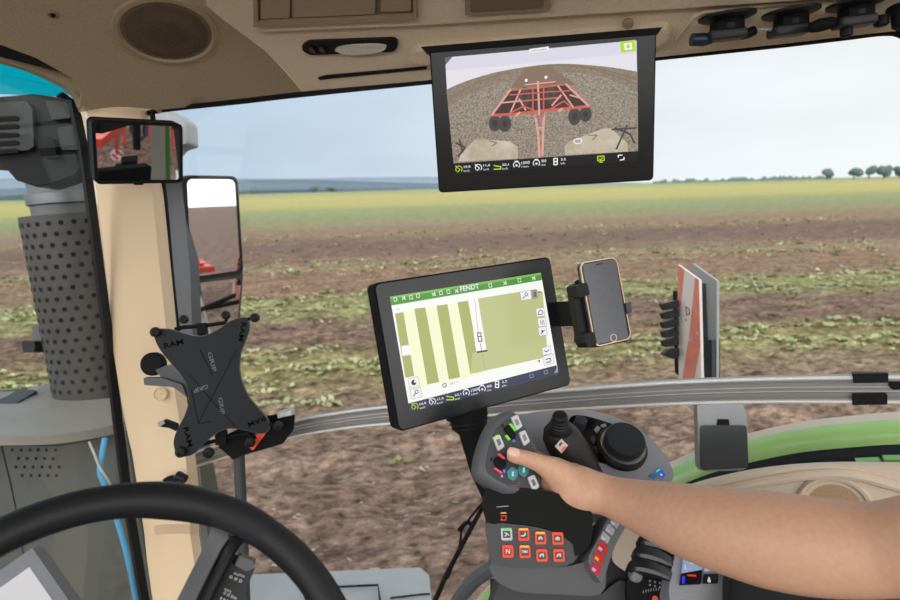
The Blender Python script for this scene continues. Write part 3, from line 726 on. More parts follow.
sb = Fr(win(340, 590, -.45), Vector((.901, -.434, 0)), WN.copy(), Vector((0, 0, 1)))
t = thing('storage_box', sb.w(0, 0, -.3), 'pale grey flat-topped box low outside the window behind the steering wheel', 'box')
def gp(x, y, z=0): l = sb.loc(x, y, z); return l
bm = newbm(); tp = [gp(205, 604), gp(203, 576.5), gp(420, 567.5), gp(429, 575), gp(433, 612)]
prism(bm, sb, tp, -.3, 0, .015, seg=3); obj('body', bm, pm('box_grey', (168, 172, 173), .5, var=.05, scale=9), t)
bm = newbm(); tube(bm, [sb.w(*gp(x, y, .012), .012) for x, y in [(306, 600), (304, 592), (312, 588), (378, 585), (380, 600)]], .004, 6); tube(bm, [sb.w(*gp(x, y, .004), .004) for x, y in [(390, 598), (424, 594), (430, 594)]], .003, 6); obj('wire_handle', bm, HOLE, t)
# ================================================================== INSIDE THE CAB
# ------------------------------------------------------------------ roof lining fittings
sp = S0.at(166, 31)
t = thing('roof_speaker', sp.o, 'round perforated speaker grille set in the beige roof corner above the pillar', 'speaker')
k = sp.d / FPX
# size the circle from its apparent width
RAD = (S0.loc(219, 31) - S0.loc(113, 33)).length / 2
sp = Fr(S0.w(*((S0.loc(219, 31) + S0.loc(113, 33)) / 2)), S0.x, S0.y, S0.z)
bm = newbm(); lathe(bm, sp, [(RAD, -.03), (RAD, .001), (RAD * .98, .005), (RAD * .9, .006), (RAD * .86, .003), (RAD * .84, .0005)], 56); obj('ring', bm, pm('speaker_ring', (176, 160, 134), .75, bump=.1, scale=400), t)
bm = newbm(); lathe(bm, sp, [(RAD * .86, -.001), (RAD * .85, .002), (RAD * .5, .0055), (0, .0065)], 56)
n = 25
for i in range(-n, n + 1):
    for j in range(-n, n + 1):
        x, y = (i + .5 * (j % 2)) * RAD / 24, j * RAD / 24 * .87
        r = math.hypot(x, y)
        if r > RAD * .78: continue
        z = .0068 - .0048 * (r / RAD / .85) ** 2 + .0004
        sheet(bm, sp, circ(RAD / 78, 6, x, y), z, 1)
obj('grille', bm, [pm('speaker_mesh', (124, 110, 90), .7), HOLE], t, 50)
def pt0(x, y): return S0.at(x, y)
q = pt0(53, 14)
t = thing('roof_plug', q.o, 'small round beige plug in the roof lining left of the speaker', 'plug')
bm = newbm(); lathe(bm, q, [(.011, -.001), (.011, .002), (.008, .004), (.006, .002), (0, .002)], 20); obj('cap', bm, BEIGED, t)
bm = newbm(); lathe(bm, q, [(.004, .001), (.004, .005), (0, .006)], 12); obj('pin', bm, HOLE, t)
# loudspeaker-side slot, lamp, consoles on the side header
t = thing('roof_lamp', S1.at(351, 45).o, 'black oblong roof lamp with a clear ribbed lens left of the overhead screen', 'lamp')
bm = newbm(); prism(bm, S1, rpoly(S1.out([(303, 43), (309, 39.5), (394, 36.5), (398, 39), (398, 46), (394, 49.5), (312, 53), (304, 49)]), .3), -.002, .007, .003); obj('bezel', bm, BLK, t)
bm = newbm(); prism(bm, S1, [Vector(v) for v in cr(S1.out([(337, 46), (345, 42.8), (362, 41.2), (380, 41), (388, 43), (383, 47.5), (365, 50.5), (347, 50.5)]), 4, True)], .004, .0125, .003, ang=.3); obj('lens', bm, pm('lamp_lens', (214, 210, 200), .15, bump=.6, scale=240, var=.1), t)
for x, y in ((314, 46.5), (324, 46)):
    bm = newbm(); q = S1.at(x, y); lathe(bm, q, [(.0085, .006), (.0085, .010), (.006, .012), (0, .012)], 16); obj('switch', bm, BLKG, t)
bm = newbm(); prism(bm, S1, rpoly(S1.out([(318, 77), (325, 75), (427, 66), (427, 68.5), (330, 78), (320, 79.5)]), .2), -.001, .0025, .001)
tag(obj('slot_cover', bm, SEAL), 'long thin black slot in the header below the roof lamp', 'slot')
t = thing('roof_console', S1.at(338, 8).o, 'beige recessed switch console in the roof above the oblong lamp', 'console')
o_ = S1.out([(258, -14), (258, 20), (420, 11.5), (420, -20)]); i_ = S1.out([(262, -10), (262, 15), (417, 8), (417, -18)])
o_ = [Vector(v) for v in o_]; i_ = [Vector(v) for v in i_]
bm = newbm(); ring(bm, S1, o_, i_, .004, .022, .002); obj('frame', bm, BEIGED, t)
bm = newbm(); prism(bm, S1, i_, .002, .013); obj('base', bm, pm('console_dark_beige', (122, 108, 86), .7), t)
for q4 in ([(264, -12), (264, 13.5), (293, 12), (293, -13)], [(296, -12), (296, 11.8), (378, 8), (378, -16)], [(384, -16), (384, 6), (414, 4.8), (414, -17)]):
    bm = newbm(); prism(bm, S1, rpoly(S1.out(q4), .08), .01, .017, .002); obj('switch_panel', bm, BEIGED, t)
t = thing('roof_console', S1.at(500, -2).o, 'second beige roof console, cut by the top edge above the overhead screen', 'console')
bm = newbm(); prism(bm, S1, rpoly(S1.out([(468, -30), (468, 8), (552, 2), (552, -34)]), .05), .004, .02, .003); obj('frame', bm, BEIGED, t)
bm = newbm(); prism(bm, S1, rpoly(S1.out([(474, -30), (474, 3), (546, -2), (546, -34)]), .05), .018, .023, .002); obj('switch_panel', bm, pm('console_dark_beige', (122, 108, 86), .7), t)
bm = newbm(); q = S1.at(629, 18); lathe(bm, q, [(.009, .011), (.009, .015), (.006, .0165), (0, .0165)], 18); tag(obj('roof_plug', bm, BEIGED), 'small round beige plug in the header above the right corner of the overhead screen', 'plug')
# beige pad the overhead screen hangs from, and the panel outline to its right
bm = newbm(); prism(bm, S1, rpoly(S1.out([(411, 53), (418, 45), (655, 22), (668, 22), (670, 30), (662, 38), (424, 58)]), .15), -.004, .02, .006); struct('trim_9', bm, pm('header_beige', (216, 201, 175), .85))
bm = newbm(); tube(bm, cr([S1pt(x, y, .001) for x, y in [(676, 40), (690, 22), (700, 14), (720, 10), (800, 2), (900, -8)]], 4), .003, 8); struct('trim_10', bm, pm('header_beige', (216, 201, 175), .85))

# swivel fittings hanging from the header at the upper right
MB_ = BLK
def swivel(px, py, sc, label, kind):
    """flange, neck and pivot body; kind selects the knobs"""
    q = S1.at(px, py, .018); v_ = (EYE - q.o).normalized(); z_ = (-UP - v_ * (-UP).dot(v_)).normalized(); z_ = z_ * .985 + v_ * .17; x_ = (RT * .997 + UP * .08); x_ = (x_ - z_ * x_.dot(z_)).normalized(); q = Fr(q.o, x_, z_.cross(x_), z_)
    k = q.d / FPX * sc
    t = thing('swivel_fitting', q.o, label, 'roof fitting', 'black swivel fittings on the header')
    bm = newbm(); lathe(bm, q, [(27 * k, 0), (27 * k, 2.5 * k), (22 * k, 4.5 * k), (14 * k, 5.5 * k), (11 * k, 9 * k), (11 * k, 14 * k), (0, 14 * k)], 28); obj('flange', bm, MB_, t)
    bm = newbm(); box(bm, q, 28 * k, 20 * k, 12 * k, (0, 0, 11 * k), 3 * k); obj('neck', bm, BLKM, t)
    bm = newbm(); box(bm, q, 38 * k, 22 * k, 10 * k, (-2 * k, 0, 19 * k), 4 * k, seg=3); obj('pivot_body', bm, pm('fitting_grey', (52, 54, 56), .4, spec=0.25), t)
    if kind == 0:
        bm = newbm(); tube(bm, [q.w(-16 * k, 0, 21 * k), q.w(-24 * k, 0, 21 * k), q.w(-36 * k, 0, 20 * k)], [5 * k, 6.5 * k, 6 * k], 14); obj('knob', bm, pm('knob_blue_black', (24, 46, 66), .35), t)
        bm = newbm(); tube(bm, [q.w(14 * k, 0, 21 * k), q.w(22 * k, 0, 19 * k), q.w(28 * k, 0, 17 * k)], [4 * k, 5 * k, 4.5 * k], 12); obj('knob', bm, BLK, t)
    if kind == 1:
        bm = newbm(); tube(bm, [q.w(-34 * k, 0, 14 * k), q.w(-24 * k, 0, 15 * k), q.w(-16 * k, 0, 17 * k)], [1.2 * k, 1.5 * k, 2 * k], 8); obj('pin', bm, ALU, t)
    if kind == 2:
        for x, z, r in ((-10, 30, 6), (26, 24, 7)):
            bm = newbm(); lathe(bm, Fr(q.w(x * k, 0, (z - 8) * k), q.x, q.y, q.z), [(r * .8 * k, 0), (r * k, 3 * k), (r * k, 9 * k), (r * .6 * k, 11 * k), (0, 11 * k)], 16); obj('knob', bm, BLK, t)
        bm = newbm(); tube(bm, [q.w(-46 * k, -2 * k, 19 * k), q.w(-38 * k, 0, 18 * k), q.w(-26 * k, 0, 17 * k), q.w(-14 * k, 0, 17 * k)], [5 * k, 6.5 * k, 6 * k, 3 * k], 14); obj('side_arm', bm, BLKM, t)
    return t
swivel(727, 15, 1.0, 'black swivel fitting on the header with a dark blue side knob, nearest the overhead screen', 0)
swivel(791, 11, .98, 'black swivel fitting with only a thin metal side pin, between two knobbed ones', 1)
swivel(856, 2, .98, 'black swivel fitting on the header with a side arm and two hanging knobs', 2)
q = S1.at(899, 8, .012); bm = newbm(); lathe(bm, Fr(q.o, RT, RT.cross(Vector((0, -.3, -1))).normalized() * -1, Vector((0, -.29, -.957))), [(.016, 0), (.016, .004), (.011, .006), (.011, .026), (.007, .03), (0, .03)], 20); tag(obj('knob', bm, BLK), 'black roof knob cut by the right picture edge', 'knob')

# ------------------------------------------------------------------ overhead screen
YG = em('scr_lime', (178, 214, 40)); WH = em('scr_white', (238, 240, 240)); SDK = em('scr_dark', (26, 28, 29))
TM, w_, h_ = fit4([(428, 48), (656, 30), (654, 181), (440, 192)], .30)
t = thing('overhead_screen', TM.w(0, h_ / 2, -.02), 'black overhead display under the roof header showing the rear camera picture of a red implement', 'display')
bm = newbm(); prism(bm, TM, rrect(w_, h_, .006), -.03, -.001, .003); obj('housing', bm, BLKM, t)
bm = newbm(); prism(bm, TM, rrect(w_ - .004, h_ - .004, .005), -.003, .001, .0006); obj('front_glass', bm, pm('bezel_screen', (30, 33, 32), .2, spec=.3), t)
bm = newbm(); prism(bm, TM, [Vector(v) for v in ((-w_ / 2 - .001, h_ / 2 - .006), (w_ / 2 + .001, h_ / 2 - .006), (w_ / 2 + .007, h_ / 2 + .002), (-w_ / 2 - .011, h_ / 2 + .002))], -.06, .004, .002); obj('top_bracket', bm, BLKM, t)
def R3(x, y): return (420 + x / 3.3333, 20 + y / 3.3333)
def Q3(l): return [R3(*p) for p in l]
sky_m = em('scr_sky', (214, 212, 226)); sky2 = em('scr_sky_low', (226, 222, 230)); vin = em('scr_blue', (92, 92, 124))
gr_m = screen_pic('scr_field', (98, 88, 78), (180, 168, 150), 420, (1, 1, 1)); gr2 = screen_pic('scr_field_far', (118, 106, 92), (150, 138, 118), 260)
red_m = em('scr_red', (200, 98, 84)); pink_m = em('scr_pink', (226, 160, 148)); tyre_m = em('scr_tyre', (74, 70, 70)); tank_m = screen_pic('scr_tank', (176, 164, 142), (208, 196, 176), 30); dk_m = em('scr_shadow', (62, 52, 46))
tan_m = em('scr_track', (132, 108, 90))
mats = [sky_m, sky2, gr_m, gr2, red_m, pink_m, tyre_m, tank_m, SDK, WH, YG, dk_m, vin, tan_m]
bm = newbm()
ZZ = [.0012]
def nz_(): ZZ[0] += .00003; return ZZ[0]
pquad(bm, TM, Q3([(83, 125), (722, 68), (727, 437), (112, 478)]), nz_(), 0)
pquad(bm, TM, Q3([(86, 170), (722, 110), (724, 180), (90, 235)]), nz_(), 1)
pquad(bm, TM, Q3([(83, 125), (108, 123), (85, 150)]), nz_(), 12)
hz = [(88, 232), (150, 205), (230, 180), (300, 165), (400, 150), (480, 146), (560, 150), (640, 158), (725, 172)]
hz = [tuple(v) for v in cr(hz, 4)]
pquad(bm, TM, Q3([(112, 478)] + hz + [(727, 437)]), nz_(), 3)
lo_ = [tuple(v) for v in cr([(94, 290), (160, 250), (260, 212), (400, 180), (520, 176), (640, 200), (726, 240)], 4)]
pquad(bm, TM, Q3([(112, 478)] + lo_ + [(727, 437)]), nz_(), 2)
pquad(bm, TM, Q3([(350, 160), (430, 152), (520, 215), (300, 228)]), nz_(), 13)
for pts in ([(420, 150), (560, 160), (726, 214)], [(440, 150), (600, 164), (726, 200)], [(300, 172), (200, 205), (96, 262)]): pline(bm, TM, Q3([tuple(v) for v in cr(pts, 5)]), 1.2, nz_(), 13)
for cx, cy in ((354, 201), (420, 191)): pdot(bm, TM, *R3(cx, cy), 1.5, nz_(), 9)
pquad(bm, TM, Q3([(300, 232), (490, 214), (562, 288), (240, 318)]), nz_(), 11)
for cx, cy, a, b in ((350, 255, 17, 30), (437, 250, 15, 28), (250, 345, 21, 26), (283, 346, 21, 27), (515, 322, 21, 28), (552, 314, 20, 25)): pdot(bm, TM, *R3(cx, cy), a / 3.333, nz_(), 6, 16, b / 3.333); pdot(bm, TM, *R3(cx, cy), a / 8, nz_(), 11, 12, b / 8)
for l, wd, m_ in (([(300, 234), (392, 226), (488, 214)], 1.6, 4), ([(240, 317), (310, 314), (400, 303), (470, 297), (565, 287)], 2.6, 4), ([(302, 232), (240, 316)], 2.0, 5), ([(486, 214), (562, 286)], 2.0, 5), ([(335, 232), (300, 312)], 1.6, 5), ([(460, 220), (510, 290)], 1.6, 5),
                  ([(318, 272), (470, 258)], 1.6, 4), ([(272, 276), (330, 270)], 1.4, 5), ([(500, 250), (540, 262)], 1.4, 5), ([(330, 262), (352, 300)], 1.6, 5), ([(470, 250), (440, 285)], 1.6, 5), ([(376, 230), (376, 310)], 1.5, 4), ([(412, 228), (412, 308)], 1.5, 4), ([(393, 205), (398, 320)], 2.0, 5),
                  ([(300, 310), (345, 288), (380, 300)], 1.5, 4), ([(430, 300), (480, 270), (505, 292)], 1.5, 4), ([(320, 320), (332, 308)], 2.2, 5), ([(462, 304), (474, 296)], 2.2, 5), ([(384, 318), (394, 380), (398, 455)], 2.2, 5), ([(414, 316), (410, 380), (408, 452)], 2.2, 5), ([(386, 322), (412, 320)], 2, 4), ([(390, 360), (412, 358)], 1.6, 5), ([(300, 250), (420, 240), (500, 236)], 1.2, 4), ([(350, 216), (450, 206)], 1.2, 5)):
    pline(bm, TM, Q3(l), wd, nz_(), m_)
for l in ([(128, 472), (134, 452), (180, 400), (205, 397), (300, 405), (326, 422), (327, 462)], [(484, 450), (482, 418), (500, 403), (612, 362), (636, 360), (690, 408), (694, 438)]): pquad(bm, TM, Q3(l), nz_(), 7)
pline(bm, TM, Q3([(230, 402), (256, 410), (240, 420)]), 1, nz_(), 13); pline(bm, TM, Q3([(560, 384), (590, 384), (575, 400)]), 1, nz_(), 13)
for l in ([(120, 410), (150, 425), (128, 455)], [(132, 400), (142, 440)], [(650, 360), (700, 380), (715, 410)], [(690, 352), (668, 400), (655, 430)], [(640, 365), (720, 360)]): pline(bm, TM, Q3(l), 1.8, nz_(), 6)
pdot(bm, TM, *R3(526, 404), 4.5, nz_(), 9, 16, 3); pdot(bm, TM, *R3(526, 404), 3.4, nz_(), 7, 16, 2)
pquad(bm, TM, Q3([(364, 97), (429, 88), (431, 101), (366, 110)]), nz_(), 9)
txt(bm, TM, 'CAM Rueckfahr', R3(370, 107), R3(425, 99), 1.8, nz_(), 6)
pquad(bm, TM, Q3([(667, 72), (717, 66), (720, 103), (670, 108)]), nz_(), 10); pquad(bm, TM, Q3([(680, 78), (706, 75), (708, 98), (682, 100)]), nz_(), 9); pdot(bm, TM, *R3(694, 88), 1.8, nz_(), 10, 10)
pquad(bm, TM, Q3([(112, 478), (727, 437), (727, 472), (115, 517)]), nz_(), 8)
def statusbar(bm, fr, pts, W_, Yl, D_, g=1.0):
    """row of little status symbols with figures: pts = pixel centres"""
    for i, (x, y) in enumerate(pts):
        m_ = Yl if i in (0, 2) else W_
        z = nz_()
        if i in (0, 1, 3, 4):
            pline(bm, fr, [(x + 3.2 * g * math.cos(a), y + 3.2 * g * math.sin(a)) for a in [PI * .75 + PI * 1.5 * j / 10 for j in range(11)]], .8 * g, z, m_)
            if i < 2: pline(bm, fr, [(x - 3.5 * g, y - 3.2 * g), (x + 1 * g, y + .5 * g), (x - 1.2 * g, y + 3 * g)], .8 * g, z, m_)
            else: pdot(bm, fr, x, y + .5 * g, 1.1 * g, z, m_); pline(bm, fr, [(x - 1.5 * g, y - 3.6 * g), (x + 1.5 * g, y - 3.6 * g)], 1 * g, z, m_)
        elif i == 2: pline(bm, fr, [(x - 3.5 * g, y - 1.5 * g), (x, y - .8 * g), (x + 3.4 * g, y - .5 * g), (x + 3.4 * g, y + 2 * g), (x - 3.5 * g, y + 2.2 * g)], 1.1 * g, z, m_)
        else: pline(bm, fr, [(x - 2 * g, y - 3 * g), (x + 1.4 * g, y - 3.2 * g), (x + 1.4 * g, y + 3 * g), (x - 2 * g, y + 3 * g)], 1.1 * g, z, m_, True); pline(bm, fr, [(x - 1.6 * g, y), (x + 1 * g, y)], 1.2 * g, z, m_)
        a, b = ((pts[-1][0] - pts[0][0]), (pts[-1][1] - pts[0][1])); l = math.hypot(a, b); a, b = a / l, b / l
        s_ = ('10,0', '11,6', '50,1', '1000', '900', '3,2')[i]; u_ = ('km/h', 'km/h', 'km/h', '1/min', '1/min', 'l/h')[i]
        tw = 6.6 * g * (.75 if i > 3 else 1) * (1.25 if i == 3 else 1)
        txt(bm, fr, s_, (x + 5 * g, y - .6 * g), (x + 5 * g + a * tw, y - .6 * g + b * tw), 2.7 * g, z, W_, .01); txt(bm, fr, u_, (x + 5 * g, y + 2.8 * g), (x + 5 * g + a * tw * .85, y + 2.8 * g + b * tw * .85), 1.9 * g, z, W_)
statusbar(bm, TM, [R3(*p) for p in ((130, 497), (195, 492), (258, 490), (322, 483), (388, 477), (453, 472))], 9, 10, 8)
pline(bm, TM, Q3([(592, 455), (613, 453), (614, 468), (593, 470)]), 1, nz_(), 10, True); pline(bm, TM, Q3([(598, 463), (602, 466), (608, 459)]), 1, nz_(), 10); pline(bm, TM, Q3([(599, 474), (608, 473)]), 1, nz_(), 10)
pline(bm, TM, Q3([(661, 458), (661, 451), (674, 450)]), 1, nz_(), 9); pline(bm, TM, Q3([(680, 457), (680, 465), (667, 467)]), 1, nz_(), 9)
obj('screen', bm, mats, t)

# ------------------------------------------------------------------ main terminal
TT, w_, h_ = fit4([(371, 283), (551, 257), (570, 385), (400, 432)], .305)
t = thing('terminal', TT.w(0, -h_ / 2, -.02), 'large black touch terminal with a green striped field map, on a stalk above the joystick', 'display')
bm = newbm(); prism(bm, TT, rrect(w_, h_, .009, 6), -.028, -.001, .004, seg=3); obj('housing', bm, BLKM, t)
bm = newbm(); prism(bm, TT, rrect(w_ - .005, h_ - .005, .008, 6), -.004, .0012, .0008); obj('front_glass', bm, pm('terminal_glass', (36, 39, 43), .22, spec=.35), t)
def A4(x, y): return (370 + x / 4.2857, 250 + y / 4.2857)
def B4(x, y): return (380 + x / 4.2857, 340 + y / 4.2857)
def LA(l): return [A4(*p) for p in l]
def LB(l): return [B4(*p) for p in l]
tw = em('map_white', (246, 247, 242)); tg = em('map_olive', (172, 178, 108)); tg2 = em('map_field', (190, 196, 138)); ty = em('map_cream', (244, 246, 208)); th = em('map_header', (82, 150, 62)); tbar = em('map_bar', (58, 62, 88)); tk = em('map_black', (40, 42, 44)); tgy = em('map_grey', (150, 152, 150)); thl = em('map_header_light', (130, 186, 84))
mats = [tw, tg, tg2, ty, th, tbar, tk, tgy, WH, YG, thl]
ZZ[0] = .0014
bm = newbm()
TL, TR_, BR, BL = A4(85, 200), A4(732, 97), B4(765, 147), B4(128, 307)
bTL, bTR = B4(121, 272), B4(756, 108)
pquad(bm, TT, [TL, TR_, BR, BL], nz_(), 0)
pquad(bm, TT, LA([(85, 200), (732, 97), (737, 129), (92, 238)]), nz_(), 4); pquad(bm, TT, LA([(85, 200), (732, 97), (733, 106), (87, 210)]), nz_(), 10)
pquad(bm, TT, [bTL, bTR, BR, BL], nz_(), 5)
pquad(bm, TT, LA([(143, 266), (420, 217), (490, 530), (205, 590)]), nz_(), 3)
pquad(bm, TT, LA([(107, 272), (143, 266), (190, 540), (152, 548)]), nz_(), 1)
pquad(bm, TT, LA([(190, 252), (237, 246), (296, 566), (246, 576)]), nz_(), 1)
pquad(bm, TT, LA([(285, 239), (332, 232), (386, 545), (338, 555)]), nz_(), 1)
pquad(bm, TT, LA([(375, 224), (420, 217), (476, 522), (430, 531)]), nz_(), 1)
pquad(bm, TT, LA([(462, 208), (700, 170), (740, 180), (762, 458), (430, 531), (440, 440), (500, 432)]), nz_(), 2)
pquad(bm, TT, LA([(424, 212), (462, 205), (500, 433), (456, 441)]), nz_(), 0)
pquad(bm, TT, LA([(134, 412), (172, 406), (177, 448), (139, 454)]), nz_(), 0)
pline(bm, TT, LA([(448, 210), (464, 352)]), .5, nz_(), 7); pline(bm, TT, LA([(473, 400), (478, 432)]), .6, nz_(), 6); pline(bm, TT, LA([(480, 440), (494, 515)]), .4, nz_(), 7)
pline(bm, TT, LA([(458, 438), (502, 431)]), 1.6, nz_(), 6)
pline(bm, TT, LA([(460, 356), (474, 354), (480, 390), (466, 393)]), 1, nz_(), 6, True); pline(bm, TT, LA([(462, 372), (477, 369)]), 1, nz_(), 6)
# boxes with symbols
def sbox(l, m_=8, edge=7): pquad(bm, TT, l, nz_(), m_); pline(bm, TT, l, .4, nz_(), edge, True)
sbox(LA([(642, 180), (688, 172), (693, 210), (648, 217)])); pdot(bm, TT, *A4(670, 190), 2, nz_(), 6); pdot(bm, TT, *A4(670, 190), 1.3, nz_(), 8); pline(bm, TT, LA([(664, 198), (655, 208)]), .8, nz_(), 6)
sbox(LA([(692, 172), (714, 168), (719, 206), (697, 209)]), 7); pline(bm, TT, LA([(702, 182), (709, 181), (711, 197), (704, 198)]), .7, nz_(), 6, True)
for (x, y, sh) in ((731, 268, 0), (738, 310, 1), (741, 349, 2)):
    sbox(LA([(x - 21, y - 17), (x + 14, y - 22), (x + 19, y + 15), (x - 15, y + 20)]))
    if sh == 0: pline(bm, TT, LA([(x - 10, y + 10), (x - 7, y - 6), (x + 2, y - 12), (x + 10, y - 2), (x + 10, y + 6)]), .7, nz_(), 6, True)
    if sh == 1: [pline(bm, TT, LA([(x + a, y - 10), (x + a + 3, y + 10)]), .6, nz_(), 6) for a in (-8, -1, 6)]
    if sh == 2: pdot(bm, TT, *A4(x - 2, y), 1.3, nz_(), 6); pline(bm, TT, LA([(x - 8, y + 12), (x - 2, y), (x + 9, y - 6)]), .7, nz_(), 6)
pline(bm, TT, LA([(722, 185), (726, 178), (735, 182)]), .8, nz_(), 6)
sbox(LB([(694, 34), (730, 24), (734, 58), (698, 66)])); pline(bm, TT, LB([(704, 46), (714, 50), (724, 42)]), .9, nz_(), 6)
sbox(LB([(698, 70), (742, 60), (746, 98), (704, 110)])); pline(bm, TT, LB([(710, 84), (728, 78), (733, 86), (728, 94), (712, 97)]), .9, nz_(), 6)
sbox(LB([(120, 166), (163, 157), (170, 196), (127, 206)])); pdot(bm, TT, *B4(145, 182), 2.6, nz_(), 6); pdot(bm, TT, *B4(150, 178), 1.2, nz_(), 8)
sbox(LB([(128, 212), (173, 202), (181, 243), (134, 254)])); pdot(bm, TT, *B4(157, 222), 2, nz_(), 6); pdot(bm, TT, *B4(157, 222), 1.3, nz_(), 8); pline(bm, TT, LB([(152, 230), (143, 242)]), .8, nz_(), 6)
pline(bm, TT, LB([(268, 190), (282, 186), (285, 198), (271, 203)]), .7, nz_(), 6, True); txt(bm, TT, '286 m', B4(300, 192), B4(338, 182), 2, nz_(), 7)
pline(bm, TT, LB([(676, 92), (684, 86), (684, 96)]), .8, nz_(), 6)
pline(bm, TT, LA([(114, 254), (128, 252)]), .5, nz_(), 7)
txt(bm, TT, 'FENDT', A4(388, 178), A4(469, 164), 4.8, nz_(), 8, .02)
for x, y in ((108, 212), (143, 206), (175, 203), (205, 196), (272, 190), (303, 184), (335, 179), (370, 176), (515, 152), (577, 142), (640, 130), (700, 121)):
    l = LA([(x - 7, y - 6), (x + 5, y - 9), (x + 8, y + 6), (x - 4, y + 8)]); 
    if (x // 7) % 2: pline(bm, TT, l, .6, nz_(), 8, True)
    else: pline(bm, TT, [l[0], l[2], l[1], l[3]], .7, nz_(), 8)
statusbar(bm, TT, [B4(*p) for p in ((150, 285), (225, 264), (300, 247), (370, 226), (438, 209), (503, 190))], 8, 9, 5)
pline(bm, TT, LB([(702, 134), (718, 130), (720, 142), (705, 146)]), .7, nz_(), 7, True); pline(bm, TT, LB([(640, 150), (656, 146), (658, 158), (644, 162)]), .6, nz_(), 7, True)
pquad(bm, TT, LB([(744, 143), (764, 138), (758, 118)]), nz_(), 7)
obj('screen', bm, mats, t)
st = frn(473, 420, 1.0, (0, 0, 1))
bm = newbm(); q = TT.at(470, 414, -.03)
tube(bm, [q.w(0, .02, -.01), q.w(.0, -.005, -.012)], [.033, .033], 20); obj('swivel_head', bm, BLKM, t)
bm = newbm(); pts_ = [P(468, 416, 1.0), P(470, 424, 1.0), P(473, 431, .995), P(482, 470, .98), P(498, 508, .95), P(515, 540, .93)]
tube(bm, pts_, [.030, .031, .024, .0195, .016, .016], 20); obj('stalk', bm, BLKM, t)
for d_ in (0, 1):
    bm = newbm(); tube(bm, [P(468.5 + d_, 420 + d_ * 4.5, 1.0), P(468.8 + d_, 421.6 + d_ * 4.5, 1.0)], [.0325 - d_ * .002] * 2, 24); obj('ring', bm, BLK, t)

# ------------------------------------------------------------------ phone and its holder
PH, w_, h_ = fit4([(579, 263), (616, 257), (631, 338.5), (595, 347)], .067)
t = thing('phone', PH.w(0, -h_ / 2, 0), 'black phone with a pale gold rim upright in the holder beside the terminal', 'phone')
bm = newbm(); prism(bm, PH, rrect(w_, h_, .010, 6), -.0075, -.0002, .002, seg=3); obj('body', bm, pm('phone_side', (52, 50, 48), .35), t)
bm = newbm(); ring(bm, PH, rrect(w_ + .0006, h_ + .0006, .0102, 6), rrect(w_ - .0022, h_ - .0022, .009, 6), -.002, .0012, .0003); obj('rim', bm, pm('phone_gold', (214, 186, 158), .3, metal=.6), t)
bm = newbm(); prism(bm, PH, rrect(w_ - .002, h_ - .002, .0095, 6), -.002, .0008, .0006); obj('front_glass', bm, pm('phone_black', (44, 46, 49), .16, spec=.5), t)
def C5(x, y): return (560 + x / 4.288, 245 + y / 4.288)
bm = newbm(); pquad(bm, PH, [C5(*p) for p in ((98, 84), (238, 58), (294, 400), (158, 424))], .0010, 0); obj('display', bm, pm('phone_sky_sheen', (98, 101, 106), .2, spec=.4), t)  # grey base colour carries the sky reflected in the switched-off display
bm = newbm(); 
for k_ in range(12):
    pass
c0 = PH.loc(*C5(228, 398)); ring(bm, PH, circ(.0058, 20, c0.x, c0.y), circ(.0048, 20, c0.x, c0.y), .0006, .0014); obj('home_button', bm, pm('phone_gold', (214, 186, 158), .3), t)
bm = newbm(); pline(bm, PH, [C5(155, 84), C5(182, 79)], .9, .0014, 0); obj('earpiece', bm, HOLE, t)
t = thing('phone_holder', PH.w(-.05, 0, -.02), 'black clamp holder gripping the phone, on an arm from the right edge of the terminal', 'phone holder')
bm = newbm(); prism(bm, PH, rrect(.058, .10, .006, 4, -.004, -.012), -.022, -.009, .003); obj('back_plate', bm, BLKM, t)
bm = newbm(); prism(bm, PH, rpoly(PH.out([C5(*p) for p in ((64, 176), (84, 160), (108, 180), (150, 420), (150, 436), (118, 440), (98, 410), (100, 380))]), .15), -.022, -.0085, .003); obj('side_wall', bm, BLK, t)
for q4 in ([(60, 176), (108, 160), (122, 215), (74, 228)], [(96, 380), (140, 372), (150, 425), (118, 440), (102, 420)]):
    bm = newbm(); prism(bm, PH, rpoly(PH.out([C5(*p) for p in q4]), .2), -.02, .004, .003); obj('grip', bm, BLK, t)
bm = newbm(); prism(bm, PH, rpoly(PH.out([C5(*p) for p in ((274, 250), (297, 244), (301, 292), (282, 297))]), .2), -.02, .004, .002); obj('right_clip', bm, pm('clip_dark', (58, 56, 62), .4), t)
bm = newbm(); prism(bm, PH, rpoly(PH.out([C5(*p) for p in ((118, 440), (160, 428), (306, 402), (306, 412), (180, 438))]), .2), -.018, -.0085, .002); obj('bottom_lip', bm, BLK, t)
bm = newbm()
a1, a2 = TT.w(.145, .012, -.02), PH.w(-.022, -.012, -.02)
loft(bm, [[p + (u * .0195) + v * .004 for u, v in ((TT.y, TT.z), (-TT.y, TT.z), (-TT.y, -TT.z), (TT.y, -TT.z))] for p in (a1, a1.lerp(a2, .5), a2)], b=.002); obj('arm', bm, BLKM, t)

